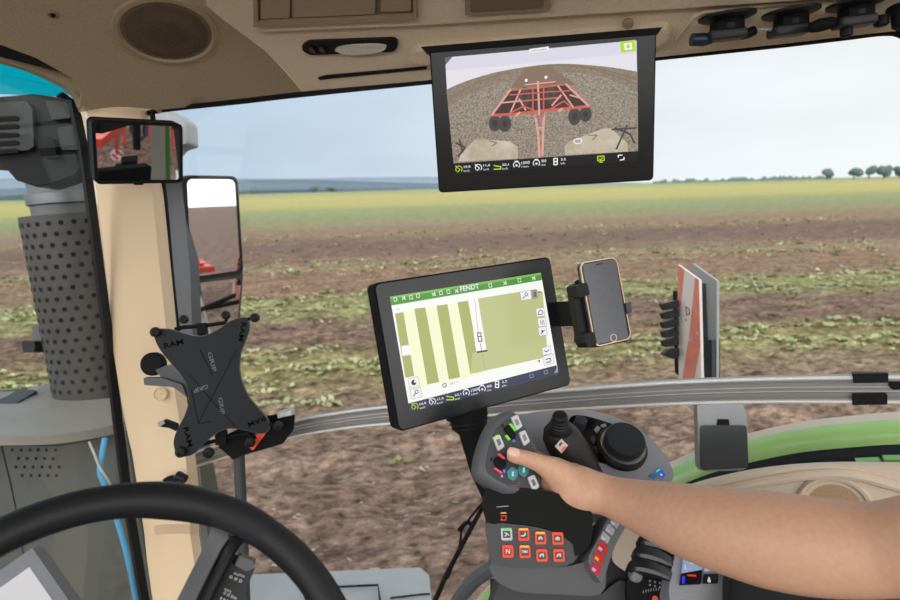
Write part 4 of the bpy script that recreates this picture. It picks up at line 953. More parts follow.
# ------------------------------------------------------------------ interior mirror on the pillar
MI, w_, h_ = fit4([(90, 118.5), (180.5, 122.5), (181.5, 182), (93, 183)], .185)
t = thing('interior_mirror', MI.w(0, -h_ / 2, 0), 'small black framed rectangular mirror fixed to the top of the beige pillar', 'mirror')
bm = newbm(); prism(bm, MI, rrect(w_, h_, .012), -.026, -.010, .005, seg=3); obj('shell', bm, BLKM, t)
bm = newbm(); ring(bm, MI, rrect(w_, h_, .012), rrect(w_ - .014, h_ - .014, .008), -.016, .0105, .0015); obj('frame', bm, BLK, t)
MIT = MI.rx(math.radians(-8))
bm = newbm(); prism(bm, MIT, rrect(w_ - .014, h_ - .014, .008), -.006, .0002); obj('mirror_pane', bm, MIR, t)
bm = newbm(); tube(bm, [MI.w(0, -.0, -.02), MI.w(.0, 0, -.07), P(128, 145, 1.56)], [.012, .01, .012], 12); obj('mount', bm, BLK, t)
bm = newbm(); box(bm, MI, .02, .008, .008, (.0, -h_ / 2 - .003, -.006), .002); obj('clip', bm, BLK, t)
# small screw cover and knob on the pillar
q = frz(P(160, 394, 1.478), (BK * 1 + RT * .1)); 
bm = newbm(); lathe(bm, q, [(.017, -.012), (.017, .002), (.014, .0035), (.0125, .001), (.004, .001), (.003, .003), (0, .003)], 24); tag(obj('screw_cover', bm, BEIGE), 'round beige screw cover on the pillar left of the tablet holder', 'screw cover')
q = frn(174, 481, 1.43, (.2, .2, 1))
t = thing('pillar_hook', q.o, 'small black hook knob on the pillar just above the steering wheel rim', 'hook')
bm = newbm(); prism(bm, q, rpoly(q.out([(162, 480), (168, 476), (182, 477), (182, 485), (166, 485)]), .2), -.035, .002, .004); obj('base', bm, BLKM, t)
bm = newbm(); tube(bm, [q.w(*q.loc(174, 484, .0), .0), q.w(*q.loc(180, 476, .02), .02), q.w(*q.loc(186, 479, .025), .025)], [.009, .012, .009], 12); obj('knob', bm, BLK, t)

# ------------------------------------------------------------------ hand rail along the side window
rail = cr([win(x, y, .065) for x, y in [(150, 470), (195, 459), (250, 442), (300, 427), (350, 418.5), (400, 413), (480, 405.5), (560, 399), (640, 393.5), (700, 390.5), (780, 388.5), (850, 388), (900, 388), (980, 389), (1060, 392)]], 5)
t = thing('handrail', rail[40].copy(), 'curved aluminium handrail with black clips running across the side window', 'handrail')
hw = .0212
prof = [(-.0, hw), (.006, hw), (.009, hw - .003), (.009, hw - .008), (.006, hw - .010), (.006, .006), (.0072, .004), (.0072, -.004), (.006, -.006), (.006, -hw + .010), (.009, -hw + .008), (.009, -hw + .003), (.006, -hw), (-.004, -hw), (-.004, hw)]
bm = newbm(); tube(bm, rail, 1.0, prof=prof, up=Vector((0, 0, 1))); obj('rail', bm, pm('rail_web', (150, 149, 147), .4, metal=.3, var=.06, scale=60, stretch=(1, 1, 30)), t, 20)
for zz in (hw - .002, -hw + .002, .004, -.003):
    big = abs(zz) > .01
    bm = newbm(); tube(bm, [p - WN * (.009 if big else .0068) + Vector((0, 0, zz)) for p in rail], .0032 if big else .0012, 8); obj('edge_lip', bm, pm('rail_lip_highlight', (232, 232, 228), .3, metal=.2) if big else ALU, t, 60)  # outer lips coloured paler to paint the highlight along the rail edges
def railpt(px):
    b = min(rail, key=lambda p: abs(proj(p)[0] - px)); return b
def proj(p):
    v = p - EYE; d = v.dot(_f); return 450 + FPX * v.dot(RT) / d, 300 - FPX * v.dot(UP) / d
RF = Fr(win(870, 388, .075), Vector((.901, -.434, 0)), Vector((0, 0, 1)), -WN)
for q4 in ([(852, 373), (888, 372.5), (888, 382), (853, 382.5)], [(852, 394), (887, 393.5), (887, 404), (852, 404.5)]):
    bm = newbm(); prism(bm, RF, rpoly(RF.out(q4), .12), -.006, .003, .002); obj('clip', bm, BLK, t)
bm = newbm(); prism(bm, RF, rpoly(RF.out([(889, 381), (893, 378), (905, 378), (905, 390), (893, 390), (889, 387)]), .2), -.006, -.0012, .001); obj('slot', bm, HOLE, t)
# ------------------------------------------------------------------ tablet holder clamped to the rail
XG = frn(215, 388, 1.30, (.10, .04, 1))
def D6(x, y): return (120 + x / 3, 290 + y / 3)
t = thing('tablet_holder', XG.w(0, -.13, 0), 'empty black X-shaped tablet holder with rubber tipped arms in front of the pillar', 'tablet holder')
xo = [(102, 128), (118, 118), (150, 119), (178, 127), (215, 137), (245, 139), (275, 130), (305, 112), (335, 92), (372, 83), (384, 92), (386, 118), (376, 150), (362, 185), (357, 220), (358, 250), (368, 285), (385, 320), (410, 350), (436, 380), (447, 408), (438, 426), (410, 430), (375, 420), (340, 415), (305, 420), (275, 440), (248, 462), (228, 485), (205, 497), (178, 495), (165, 478), (162, 450), (172, 418), (190, 385), (203, 350), (206, 315), (198, 280), (180, 250), (155, 222), (128, 190), (110, 160)]
ol = [Vector(v) for v in cr(XG.out([D6(*p) for p in xo]), 3, True)]
bm = newbm(); prism(bm, XG, ol, -.012, 0, .003, ang=.6, seg=3)
c_ = XG.loc(*D6(280, 300))
obj('plate', bm, pm('grip_black', (40, 43, 47), .5, bump=.05, scale=600, spec=0.15), t)
bm = newbm(); inner = [c_ + (p - c_) * .955 for p in ol]; outer = [c_ + (p - c_) * 1.012 for p in ol]; ring(bm, XG, outer, [c_ + (p - c_) * .985 for p in ol], -.010, -.001, .0008); obj('rim', bm, pm('grip_rim', (74, 78, 82), .4), t)
EMB = pm('emboss_dark', (10, 10, 11), .9, spec=.05); EMG = pm('emboss_grey', (96, 99, 102), .5)
for s_, a, b, h in (('RAM', (134, 176), (191, 162), 5.5), ('RAM', (365, 96), (354, 152), 5), ('RAM', (432, 378), (382, 398), 5), ('RAM', (190, 414), (204, 472), 5)): 
    bm = newbm(); txt(bm, XG, s_, D6(*a), D6(*b), h, .0004, 0, .02); obj('embossed_lettering', bm, EMB, t)
for a, b in (((262, 188), (278, 246)), ((262, 282), (218, 298)), ((294, 324), (302, 374))): 
    bm = newbm(); txt(bm, XG, 'GRIP', D6(*a), D6(*b), 4.2, .0004, 0, .015); obj('grip_lettering', bm, EMG, t)
bm = newbm()
for l in ([(208, 255), (350, 415)], [(350, 180), (235, 400)], [(215, 300), (235, 400), (270, 395)], [(240, 180), (280, 260)]): pline(bm, XG, [D6(*p) for p in l], 1.0, .0003, 0)
obj('ribs', bm, BLKM, t)
def knobs(l, z):
    for x, y, r in l:
        bm = newbm(); q = XG.at(*D6(x, y), z); rr = r / 3 * q.d / FPX
        lathe(bm, q, [(rr * .5, -.02), (rr * .55, -.006), (rr, -.003), (rr, .005), (rr * .8, .008), (rr * .35, .009), (rr * .3, .006), (0, .006)], 18); obj('rubber_tip', bm, BLK, t)
knobs([(107, 126, 15), (405, 83, 14), (475, 408, 14), (183, 486, 16)], .004)
knobs([(318, 75, 13), (192, 88, 13), (390, 456, 15), (266, 488, 16)], -.02)
for l in ([(165, 118), (190, 112), (250, 108), (315, 98), (322, 80)], [(240, 468), (250, 462), (330, 440), (385, 430), (395, 450)]):
    bm = newbm(); tube(bm, [XG.w(*XG.loc(*D6(*p), -.022), -.022) for p in l], .0045, 8); obj('cross_arm', bm, BLKM, t)
for q4 in ([(232, 100), (258, 98), (262, 140), (236, 142)], [(286, 425), (318, 418), (322, 460), (290, 465)]):
    bm = newbm(); prism(bm, XG, XG.out([D6(*p) for p in q4], -.02), -.03, -.013, .002); obj('slide', bm, BLKM, t)
for l in ([(372, 90), (400, 84)], [(440, 402), (470, 408)], [(118, 122), (108, 126)]):
    bm = newbm(); tube(bm, [XG.w(*XG.loc(*D6(*p), -.004), -.004) for p in l], .004, 8); obj('finger', bm, BLKM, t)
# swing clamp on the left of the holder, behind the plate
t2 = t
bm = newbm(); q = XG.at(*D6(100, 222), -.05); lathe(bm, q, [(.022, -.015), (.026, -.01), (.026, .006), (.022, .01), (0, .01)], 24); obj('ball_socket', bm, BLKM, t)
bm = newbm(); prism(bm, XG, rpoly(XG.out([D6(*p) for p in ((76, 262), (130, 262), (190, 282), (205, 320), (165, 290), (78, 284))], -.03), .12), -.045, -.02, .004); obj('clamp_lever', bm, pm('lever_grey', (66, 70, 73), .4), t)
bm = newbm(); prism(bm, XG, rpoly(XG.out([D6(*p) for p in ((105, 240), (140, 225), (200, 275), (215, 330), (180, 290), (128, 268))], -.03), .12), -.06, -.03, .005); obj('clamp_body', bm, pm('clamp_black', (52, 56, 60), .4), t)
bm = newbm(); prism(bm, XG, rpoly(XG.out([D6(*p) for p in ((118, 395), (135, 388), (172, 402), (172, 422), (150, 412), (122, 408))], -.02), .15), -.03, -.012, .002); obj('side_tongue', bm, BLKM, t)
bm = newbm(); prism(bm, XG, rpoly(XG.out([D6(*p) for p in ((118, 396), (136, 388), (140, 398), (122, 409))], -.02), .15), -.014, -.009, .001); obj('side_tongue', bm, pm('tongue_grey', (150, 150, 148), .4), t)

# bracket joining holder and rail
BR_ = frn(262, 440, 1.345, (.15, .02, 1))
t = thing('mounting_bracket', BR_.w(0, -.05, 0), 'black plate bracket with an orange hook clamped to the left end of the handrail', 'bracket')
bm = newbm(); prism(bm, BR_, rpoly(BR_.out([D6(*p) for p in ((365, 390), (500, 370), (524, 378), (520, 420), (488, 462), (362, 498), (340, 510), (295, 470), (310, 440), (350, 420))]), .08), -.012, 0, .002); obj('plate', bm, BLKM, t)
bm = newbm(); prism(bm, BR_, rpoly(BR_.out([D6(*p) for p in ((440, 428), (400, 480), (388, 470), (412, 440), (405, 432))]), .2), -.001, .006, .001); obj('orange_hook', bm, pm('hook_orange', (236, 76, 40), .45), t)
for x, y in ((394, 456), (476, 408)):
    bm = newbm(); q = BR_.at(*D6(x, y)); lathe(bm, q, [(.011, 0), (.011, .006), (.007, .008), (.005, .005), (0, .005)], 6); obj('bolt', bm, pm('bolt_dark', (60, 62, 64), .35, metal=.5), t)
bm = newbm(); prism(bm, BR_, rpoly(BR_.out([D6(*p) for p in ((472, 372), (515, 361), (518, 374), (474, 384))]), .1), -.05, .004, .002); obj('clip', bm, ALU, t)
bm = newbm(); tube(bm, [P(239, 455, 1.36), P(241, 500, 1.36), P(243, 548, 1.36), P(246, 640, 1.36)], .0125, 14); obj('post', bm, pm('post_dark', (60, 64, 66), .45), t)
bm = newbm(); box(bm, BR_, .09, .018, .03, (-.05, -.012, -.03), .003); obj('rail_clamp', bm, BLKM, t)

# ------------------------------------------------------------------ side speaker in the wall panel
q = Fr(PW.w(*PW.loc(834, 506), 0), PW.x, PW.y, PW.z)
RAD2 = (PW.loc(874, 505) - PW.loc(796, 507)).length / 2
t = thing('side_speaker', q.o, 'round beige speaker surround in the side panel just above the forearm', 'speaker')
bm = newbm(); lathe(bm, q, [(RAD2 * 1.0, -.001), (RAD2, .003), (RAD2 * .95, .008), (RAD2 * .86, .007), (RAD2 * .8, .0015)], 48); obj('ring', bm, BEIGE2, t)
bm = newbm(); lathe(bm, q, [(RAD2 * .82, -.001), (RAD2 * .8, .0012), (0, .0035)], 48); obj('grille', bm, pm('side_grille', (176, 146, 112), .7, bump=.6, scale=500, var=.15), t)

# ------------------------------------------------------------------ steering wheel
WO = P(107, 763.5, .457); wz = (EYE - WO).normalized(); WF = frz(WO, wz, UP)
t = thing('steering_wheel', WO, 'black steering wheel with a grey spoke at the lower left', 'steering wheel')
_gl = WF.loc(172, 505); _ga = math.atan2(_gl.y, _gl.x)
bm = newbm(); tube(bm, [WF.w(.2 * math.cos(a), .2 * math.sin(a)) for a in [2 * PI * k / 96 for k in range(96)]], [.0157 + .0020 * math.exp(-((((2 * PI * k / 96 - _ga + PI) % (2 * PI)) - PI) / .16) ** 2) for k in range(96)], 16, closed=True); obj('rim', bm, pm('wheel_leather', (30, 32, 35), .5, bump=.25, scale=500, spec=0.3), t)
# thicker hand grips where the spokes join, with a stitched seam ring
ang_ = math.atan2(WF.loc(222, 520).y, WF.loc(222, 520).x)
bm = newbm(); tube(bm, [WF.w(.2 * math.cos(a), .2 * math.sin(a)) for a in [ang_ - .22 + .04 * k for k in range(9)]], [.0157, .0162, .0166, .0169, .0170, .0168, .0165, .0161, .0157], 16); obj('grip_seam', bm, pm('wheel_grip', (36, 38, 41), .6, spec=0.25), t)
sp0, sp1 = WF.w(*WF.loc(224, 528), -.004), WF.w(*WF.loc(180, 615), -.03); hub = WF.w(.02, .02, -.06)
bm = newbm(); tube(bm, cr([sp0, WF.w(*WF.loc(211, 552), -.014), sp1, WF.w(*WF.loc(150, 690), -.05), hub], 5), [.014, .0112, .0096, .0088, .0084, .0082] + [.0082] * 15, prof=[(-1.0, -.45), (1.0, -.45), (1.0, .35), (.4, .5), (-.85, .5)], up=WF.z); obj('spoke', bm, [pm('spoke_grey', (70, 72, 75), .45)], t)
bm = newbm(); tube(bm, cr([WF.w(*WF.loc(238, 533), -.006), WF.w(*WF.loc(226, 558), -.02), WF.w(*WF.loc(200, 612), -.036), WF.w(*WF.loc(168, 690), -.056)], 5), [.012, .010, .008, .0075] + [.0075] * 12, 10); obj('spoke_edge', bm, BLK, t)
for a in (math.radians(200), math.radians(-40)):
    bm = newbm(); tube(bm, cr([WF.w(.2 * math.cos(a), .2 * math.sin(a), -.004), WF.w(.13 * math.cos(a), .13 * math.sin(a), -.03), hub], 5), .014, 10); obj('spoke', bm, MT['spoke_grey'], t)
bm = newbm(); lathe(bm, Fr(WF.w(0, 0, -.1), WF.x, WF.y, WF.z), [(.03, -.15), (.03, 0), (.055, .01), (.06, .04), (.05, .055), (0, .06)], 32); obj('hub', bm, BLKM, t)
# column stalk
sk = frn(232, 580, .60, (.15, .25, 1), 0)
t = thing('column_stalk', sk.w(0, -.03, -.01), 'black flat control stalk with small white markings behind the steering wheel rim', 'stalk')
bm = newbm(); prism(bm, sk, rpoly(sk.out([(234, 556), (253, 563), (252, 572), (236, 612), (215, 690), (180, 680), (206, 606)]), .1), -.014, 0, .003); obj('lever', bm, pm('stalk_black', (36, 39, 39), .45, spec=0.25), t)
bm = newbm(); prism(bm, sk, rpoly(sk.out([(236, 554), (254, 561), (253, 569), (246, 571), (232, 563)]), .15), -.013, .002, .002); obj('end_cap', bm, BLKG, t)
bm = newbm()
for s_, a, b, h in (('AUTO', (233, 574), (244, 578), 2.2), ('0 II 0', (229, 578), (241, 583), 3), ('MAX', (224, 590), (231, 593), 2), ('0 0 km', (223, 594), (236, 600), 3), ('- - - - -', (220, 599), (234, 605), 2)): txt(bm, sk, s_, a, b, h, .0006, 0)
obj('markings', bm, WHITE, t)
# dashboard display in the lower left corner
ds = frn(20, 600, .66, (.2, .35, 1))
t = thing('dash_display', ds.w(0, -.05, -.02), 'pale lit dashboard display in a grey frame, cut by the lower left corner', 'display')
fo = ds.out([(-70, 620), (32, 548), (84, 622), (20, 760), (-90, 740)]); fi = ds.out([(-62, 632), (29.5, 567), (64, 617), (10, 735), (-80, 720)])
bm = newbm(); prism(bm, ds, fo, -.03, 0, .004); obj('housing', bm, pm('dash_grey', (112, 116, 122), .45), t)
bm = newbm(); prism(bm, ds, fi, -.002, .0008); obj('screen', bm, em('dash_screen', (214, 212, 214), .9), t)
# ------------------------------------------------------------------ armrest console
def K1(x, y): return (450 + x / 2.858, 390 + y / 2.858)
def KL(l): return [K1(*p) for p in l]
PA = frn(610, 470, .86, (.06, .72, .69))             # upper deck
PB = frn(530, 545, .755, (-.05, .28, .96))           # front face with the eight keys
PC = frn(608, 548, .755, (.22, .45, .87))            # side strip
t = thing('control_console', P(560, 600, .80), 'dark grey armrest control console with lit keys, rotary dial and levers under the hand', 'control console')
CON = t
# lower body: big rounded block
bm = newbm()
def secL(ptsd): return [P(x, y, d) for x, y, d in ptsd]
lowA = cr(PB.out([(491, 562), (520, 566), (560, 567), (584, 562), (594, 560), (604, 562), (606, 572), (600, 594), (560, 594), (522, 592), (503, 585), (493, 576)], -.006), 3, True)
prism(bm, PB, [Vector(v) for v in lowA], -.09, -.004, .010, ang=.7, seg=3)
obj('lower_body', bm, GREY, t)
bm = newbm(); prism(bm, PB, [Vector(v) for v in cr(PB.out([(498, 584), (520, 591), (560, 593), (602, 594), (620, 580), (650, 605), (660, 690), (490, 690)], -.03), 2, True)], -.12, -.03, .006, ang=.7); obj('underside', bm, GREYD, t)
bm = newbm(); prism(bm, PB, [Vector(v) for v in cr(PB.out([(486, 523), (505, 523.5), (535, 527), (558, 534), (573, 545), (577, 556), (566, 566), (530, 568), (505, 567), (491, 562), (488, 545)]), 3, True)], -.06, 0, .004, ang=.7, seg=3); obj('key_panel', bm, pm('panel_dark_grey', (74, 76, 77), .5, bump=.08, scale=900, spec=0.25), t)
bm = newbm()
nk = [[(486, 488), (540, 490), (580, 500), (592, 514), (590, 545), (575, 556), (573, 545), (558, 533), (535, 526), (505, 522.5), (486, 522)]]
prism(bm, PB, [Vector(v) for v in cr(PB.out(nk[0]), 2, True)], -.05, .001, .004, ang=.8); obj('neck_boot', bm, pm('boot_black', (27, 28, 28), .75, bump=.5, scale=700, spec=0.15), t)
bm = newbm(); pline(bm, PB, [(496.5, 507), (508.5, 506)], .9, .0014, 0); obj('boot_line', bm, pm('mark_grey', (140, 140, 138), .5), t)
bm = newbm(); pline(bm, PB, [(501, 513), (506, 512.8)], 1.2, .0014, 0); pline(bm, PB, [(501, 516), (506, 515.8), (506, 520), (501, 520), (502, 518)], 1.0, .0014, 1); obj('boot_symbol', bm, [em('lit_amber', (250, 170, 70)), em('lit_red', (220, 50, 40))], t)
# eight lit keys
LRED = em('key_red_glow', (240, 74, 34), 1.0); LAMB = em('key_amber', (252, 186, 60), 1.1); LGRN = em('key_green', (90, 220, 90)); LWHT = em('key_white_glow', (205, 206, 214), .9)
KDRK = pm('key_dark', (70, 34, 30), .4); KDK2 = pm('key_dark_blue', (40, 42, 58), .4); KRED = em('key_red', (196, 40, 34), .8)
def K2(x, y): return (480 + x / 5, 480 + y / 5)
keys = [(133, 271, 0), (218, 273, 1), (302, 291, 1), (388, 293, 2), (139, 357, 3), (224, 359, 1), (309, 377, 2), (394, 377, 2)]
for i, (x, y, kd) in enumerate(keys):
    q4 = [K2(x - 29, y - 32), K2(x + 26, y - 31), K2(x + 29, y + 29), K2(x - 26, y + 30)]
    bm = newbm(); prism(bm, PB, rpoly(PB.out(q4), .16), -.002, .0030, .0010)
    kb = obj('key', bm, LWHT if kd == 0 else LRED, t)
    bm = newbm(); qi = [K2(x - 20, y - 19), K2(x + 18, y - 18), K2(x + 20, y + 17), K2(x - 18, y + 18)]
    prism(bm, PB, rpoly(PB.out(qi), .12), .002, .0034, .0003); obj('key_face', bm, KDK2 if kd == 0 else KRED if kd == 3 else KDRK, kb)
    bm = newbm(); pline(bm, PB, [K2(x - 20, y - 27), K2(x + 19, y - 27)], 1.8, .0036, 0); obj('key_light', bm, LGRN if kd == 0 else LAMB if kd == 1 else LRED, kb)
    bm = newbm(); z = .0038
    def s2(l, w=.9, c=False): pline(bm, PB, [K2(x + a, y + b) for a, b in l], w, z, 0, c)
    if i == 0: s2([(-10, -8), (4, -2), (-8, 10)]); s2([(4, -2), (12, 6)])
    elif i == 1: s2([(-12, 6), (0, 6), (8, 0), (8, -8)], 1.2)
    elif i == 4: txt(bm, PB, 'N', K2(x - 9, y + 11), K2(x + 11, y + 11), 4.4, z, 0, .02)
    elif i == 5: txt(bm, PB, 'TMS', K2(x - 17, y + 6), K2(x + 15, y + 6), 2.6, z, 0, .02)
    else:
        s2([(9 * math.cos(a), 2 + 9 * math.sin(a)) for a in [PI * .8 + PI * 1.4 * j / 8 for j in range(9)]], .9)
        if i in (2, 3): s2([(-3, 4), (0, -6), (0, 4)] if i == 2 else [(-4, -3), (3, -3), (-3, 5), (4, 5)], .8)
        else: s2([(-2, 2), (10, -8)], .8)
    obj('key_symbol', bm, em('symbol_white', (240, 225, 215), .9), kb)
# side strip with six keys
def K3(x, y): return (580 + x / 5.625, 500 + y / 5.625)
bm = newbm(); prism(bm, PC, [Vector(v) for v in cr(PC.out([K3(*p) for p in ((38, 345), (90, 230), (150, 105), (175, 90), (245, 130), (250, 150), (185, 270), (125, 445), (100, 452))]), 3, True)], -.03, .004, .003, ang=.7); obj('side_strip', bm, pm('strip_grey', (98, 101, 104), .5, spec=.3), t)
ks = [(182, 128, 0), (155, 168, 0), (128, 212, 0), (114, 270, 1), (94, 325, 2), (78, 388, 3)]
kgl = pm('key_grey', (158, 164, 172), .35); kr2 = em('key_red_dim', (206, 52, 50), .75); kr3 = em('key_magenta', (196, 40, 70), .8)
for x, y, kd in ks:
    q4 = [K3(x - 24, y - 2), K3(x - 8, y - 34), K3(x + 30, y + 2), K3(x + 14, y + 38)] if kd == 0 else [K3(x - 30, y + 2), K3(x - 12, y - 40), K3(x + 32, y - 2), K3(x + 16, y + 44)]
    bm = newbm(); prism(bm, PC, rpoly(PC.out(q4), .14), .002, .0065, .001); kb = obj('key', bm, (kgl, kr2, kr2, kr3)[kd], t)
    bm = newbm(); pline(bm, PC, [K3(x - 6, y - 6), K3(x + 10, y + 8)], 1.1, .0068, 0); pline(bm, PC, [K3(x - 10, y + 2), K3(x + 6, y + 16)], .8, .0068, 0); obj('key_symbol', bm, pm('symbol_pale', (205, 205, 210), .4) if kd != 2 else LAMB, kb)
# upper deck
bm = newbm(); dk = [(516, 420), (530, 413), (556, 410), (585, 410), (612, 416), (638, 428), (658, 446), (671, 466), (673, 479), (660, 489), (628, 498), (596, 506), (560, 506), (530, 470), (518, 440)]
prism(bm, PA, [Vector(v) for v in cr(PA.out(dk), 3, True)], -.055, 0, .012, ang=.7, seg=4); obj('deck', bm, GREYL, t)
bm = newbm(); prism(bm, PA, [Vector(v) for v in cr(PA.out([(569, 421), (578, 416), (600, 421), (628, 432), (643, 447), (640, 458), (622, 464), (600, 463), (587, 452), (575, 438)]), 3, True)], -.005, .0025, .0015, ang=.7); obj('dial_surround', bm, BLKG, t)
def K4(x, y): return (530 + x / 5.625, 395 + y / 5.625)
def dialframe(px, py, z): q = PA.at(px, py, z); return q
q = dialframe(621, 449, .002); kk = q.d / FPX
bm = newbm(); lathe(bm, q, [(25 * kk, 0), (25 * kk, 5 * kk), (23 * kk, 7 * kk), (19 * kk, 7.5 * kk)], 48); obj('dial_base', bm, BLK, t)
bm = newbm(); lathe(bm, q, [(22.0 * kk, 6.5 * kk), (22.4 * kk, 8.2 * kk), (20 * kk, 8.4 * kk)], 48); obj('dial_ring', bm, pm('dial_chrome', (190, 186, 192), .2, metal=.9), t)
bm = newbm(); lathe(bm, q, [(19.5 * kk, 6 * kk), (19.8 * kk, 17 * kk), (18.6 * kk, 19 * kk), (0, 19.6 * kk)], 48); obj('dial_cap', bm, pm('dial_black', (36, 39, 42), .5, bump=.1, scale=800, spec=0.25), t)
q2_ = PA.at(579, 426, .002)
bm = newbm(); lathe(bm, q2_, [(6.8 * kk, 0), (6.6 * kk, 5 * kk), (6.2 * kk, 10 * kk), (5 * kk, 11.5 * kk), (0, 12 * kk)], 20); obj('small_knob', bm, pm('knob_slate', (40, 46, 54), .4), t)
for q4, m_ in (([(356, 205), (375, 180), (395, 196), (375, 222)], GREYL), ([(392, 178), (420, 168), (428, 184), (404, 194)], GREYL), ([(335, 258), (352, 232), (368, 258), (355, 286)], GREYD), ([(352, 300), (368, 292), (392, 322), (380, 340)], GREYD), ([(392, 340), (410, 346), (404, 362), (388, 352)], KDRK)):
    bm = newbm(); prism(bm, PA, rpoly(PA.out([K4(*p) for p in q4]), .2), .001, .0045, .001); obj('deck_key', bm, m_, t)
for q4, c_ in (([(668, 460), (690, 438), (716, 458), (700, 476)], em('lit_blue_dim', (60, 110, 150), .7)), ([(706, 424), (728, 410), (760, 450), (744, 472)], em('lit_blue', (52, 92, 190), .9))):
    bm = newbm(); prism(bm, PA, rpoly(PA.out([K4(*p) for p in q4]), .15), -.004, .002, .001); kb = obj('lit_key', bm, c_, t)
    if q4[0][0] > 700: 
        bm = newbm(); pline(bm, PA, [K4(712, 430), K4(730, 418)], 1.6, .0024, 0); pdot(bm, PA, *K4(738, 448), 1.2, .0024, 1); obj('key_light', bm, [em('lit_teal', (60, 220, 170)), em('lit_pale_blue', (190, 200, 255))], kb)
# dark body right of the strip, levers, grey switch module, pad
bm = newbm(); PD = frn(622, 575, .78, (-.1, .4, .9))
prism(bm, PD, [Vector(v) for v in cr(PD.out([(622, 512), (630, 512), (622, 530), (614, 548), (612, 558), (616, 565), (628, 573), (638, 579), (650, 596), (660, 620), (640, 680), (598, 680), (598, 600), (602, 582), (608, 556), (614, 534)]), 2, True)], -.06, 0, .003, ang=.8); obj('side_housing', bm, pm('housing_dark', (46, 47, 49), .45, spec=0.25), t)
def lever(i):
    pts = [[(676, 553), (664, 545), (650, 540.5), (642, 541), (638, 546)], [(673, 564), (660, 557), (645, 552.5), (637, 553.5), (633.5, 559)], [(671, 577), (656, 569.5), (641, 565.5), (632, 567), (629.5, 574)]][i]
    ds_ = [.74, .745, .75, .755, .76]
    ctr = cr([P(x, y, d - .012 * i) for (x, y), d in zip(pts, ds_)], 4)
    n_ = len(ctr); up_ = (UP * .9 + BK * .45).normalized()
    bm = newbm(); tube(bm, ctr, [.0028 + .0022 * math.sin(PI * min(1, j / n_ * 1.2)) for j in range(n_)], prof=[(-1.8, -1.1), (1.8, -1.1), (2.0, .3), (1.4, 1), (-1.4, 1), (-2.0, .3)], up=up_)
    lv = obj('lever', bm, BLKG if i < 0 else pm('lever_black', (34, 36, 39), .25), t)
    bm = newbm(); a, b = pts[3], pts[2]
    pr = [P(a[0] - 1 + 3 * u, a[1] + 5.5 + 2.0 * u, .752 - .012 * i) for u in (0, 1, 2, 3)]
    tube(bm, pr, [.006, .0085, .008, .005], 10); obj('lever_grip', bm, pm('lever_grip_grey', (118, 120, 122), .7, bump=1.0, scale=500), lv)
    bm = newbm(); q = frn(660, 552 + 11.5 * i, .728 - .012 * i, (0, .5, .87))
    for x, y in ((655, 555.5), (663, 557), (669, 560)): pdot(bm, q, x, y + 11.5 * i, 1.2, 0, 0, 8)
    bm.free()
for i in range(3): lever(i)
bm = newbm(); PE = frn(652, 590, .735, (-.15, .55, .83)); prism(bm, PE, [Vector(v) for v in cr(PE.out([(628, 578), (640, 572), (660, 578), (676, 590), (680, 640), (640, 650), (628, 600)]), 3, True)], -.03, -.004, .004, ang=.7); obj('lever_hub', bm, BLKM, t)
bm = newbm()
for j in range(9): pline(bm, PE, [(643 + j * 2.6, 592 - .3 * j + .07 * (j - 4) ** 2), (643.4 + j * 2.6, 589.5 - .3 * j + .07 * (j - 4) ** 2)], .8, -.0036, 0)
for j in range(6): pdot(bm, PE, 650 + 5 * (j % 3), 581 + 4 * (j // 3) + (j % 3), 1.1, -.0036, 0, 8)
obj('lever_scale', bm, pm('mark_grey', (140, 140, 138), .5), t)
bm = newbm(); q = PE.at(655, 599, -.004); lathe(bm, q, [(.0035, -.002), (.0035, .002), (0, .003)], 12); obj('lock_button', bm, em('lit_orange', (226, 84, 50), .8), t)
PM_ = frn(698, 580, .715, (.05, .6, .8))
def K5(x, y): return (640 + x / 8.57, 530 + y / 8.57)
bm = newbm(); prism(bm, PM_, [Vector(v) for v in cr(PM_.out([K5(*p) for p in ((300, 60), (330, 100), (270, 350), (255, 640), (400, 760), (720, 760), (722, 360), (700, 200), (500, 60))]), 2, True)], -.04, 0, .004, ang=.8); obj('switch_module', bm, GREYL, t)
for l, m_, nm in ([[(372, 150), (530, 240), (525, 345), (345, 380)], pm('rocker_sky_sheen', (150, 170, 205), .25), 'rocker'], [[(345, 378), (525, 348), (512, 470), (335, 478)], BLKG, 'rocker'], [[(545, 285), (660, 310), (665, 355), (540, 355)], pm('key_lilac', (190, 190, 215), .3), 'module_key'], [[(540, 385), (660, 385), (655, 465), (532, 462)], BLKG, 'module_key']):  # upper rocker half is coloured light blue as a painted sky reflection
    bm = newbm(); prism(bm, PM_, rpoly(PM_.out([K5(*p) for p in l]), .1), -.003, .004, .001); obj(nm, bm, m_, t)
bm = newbm(); pline(bm, PM_, [K5(410, 388), K5(478, 392)], 1.8, .0046, 0); pquad(bm, PM_, [K5(360, 395), K5(385, 395), K5(385, 460), K5(360, 458)], .0046, 1); pline(bm, PM_, [K5(388, 305), K5(388, 335)], 1.2, .0046, 2); pline(bm, PM_, [K5(430, 285), K5(480, 290)], 1.2, .0046, 3)
pdot(bm, PM_, *K5(592, 435), 1.8, .0046, 3, 10); pdot(bm, PM_, *K5(592, 412), 1.0, .0046, 3, 10); pdot(bm, PM_, *K5(598, 330), 1.6, .0046, 3, 10); pdot(bm, PM_, *K5(645, 340), 1.3, .0046, 1, 10)
obj('switch_symbol', bm, [em('lit_red', (220, 50, 40)), em('lit_deep_blue', (50, 60, 240)), em('lit_pale_blue', (190, 200, 255)), WHITE], t)
bm = newbm(); pline(bm, PM_, [K5(365, 552), K5(498, 556)], .9, .0006, 0); obj('module_line', bm, pm('mark_pink', (170, 140, 138), .5), t)
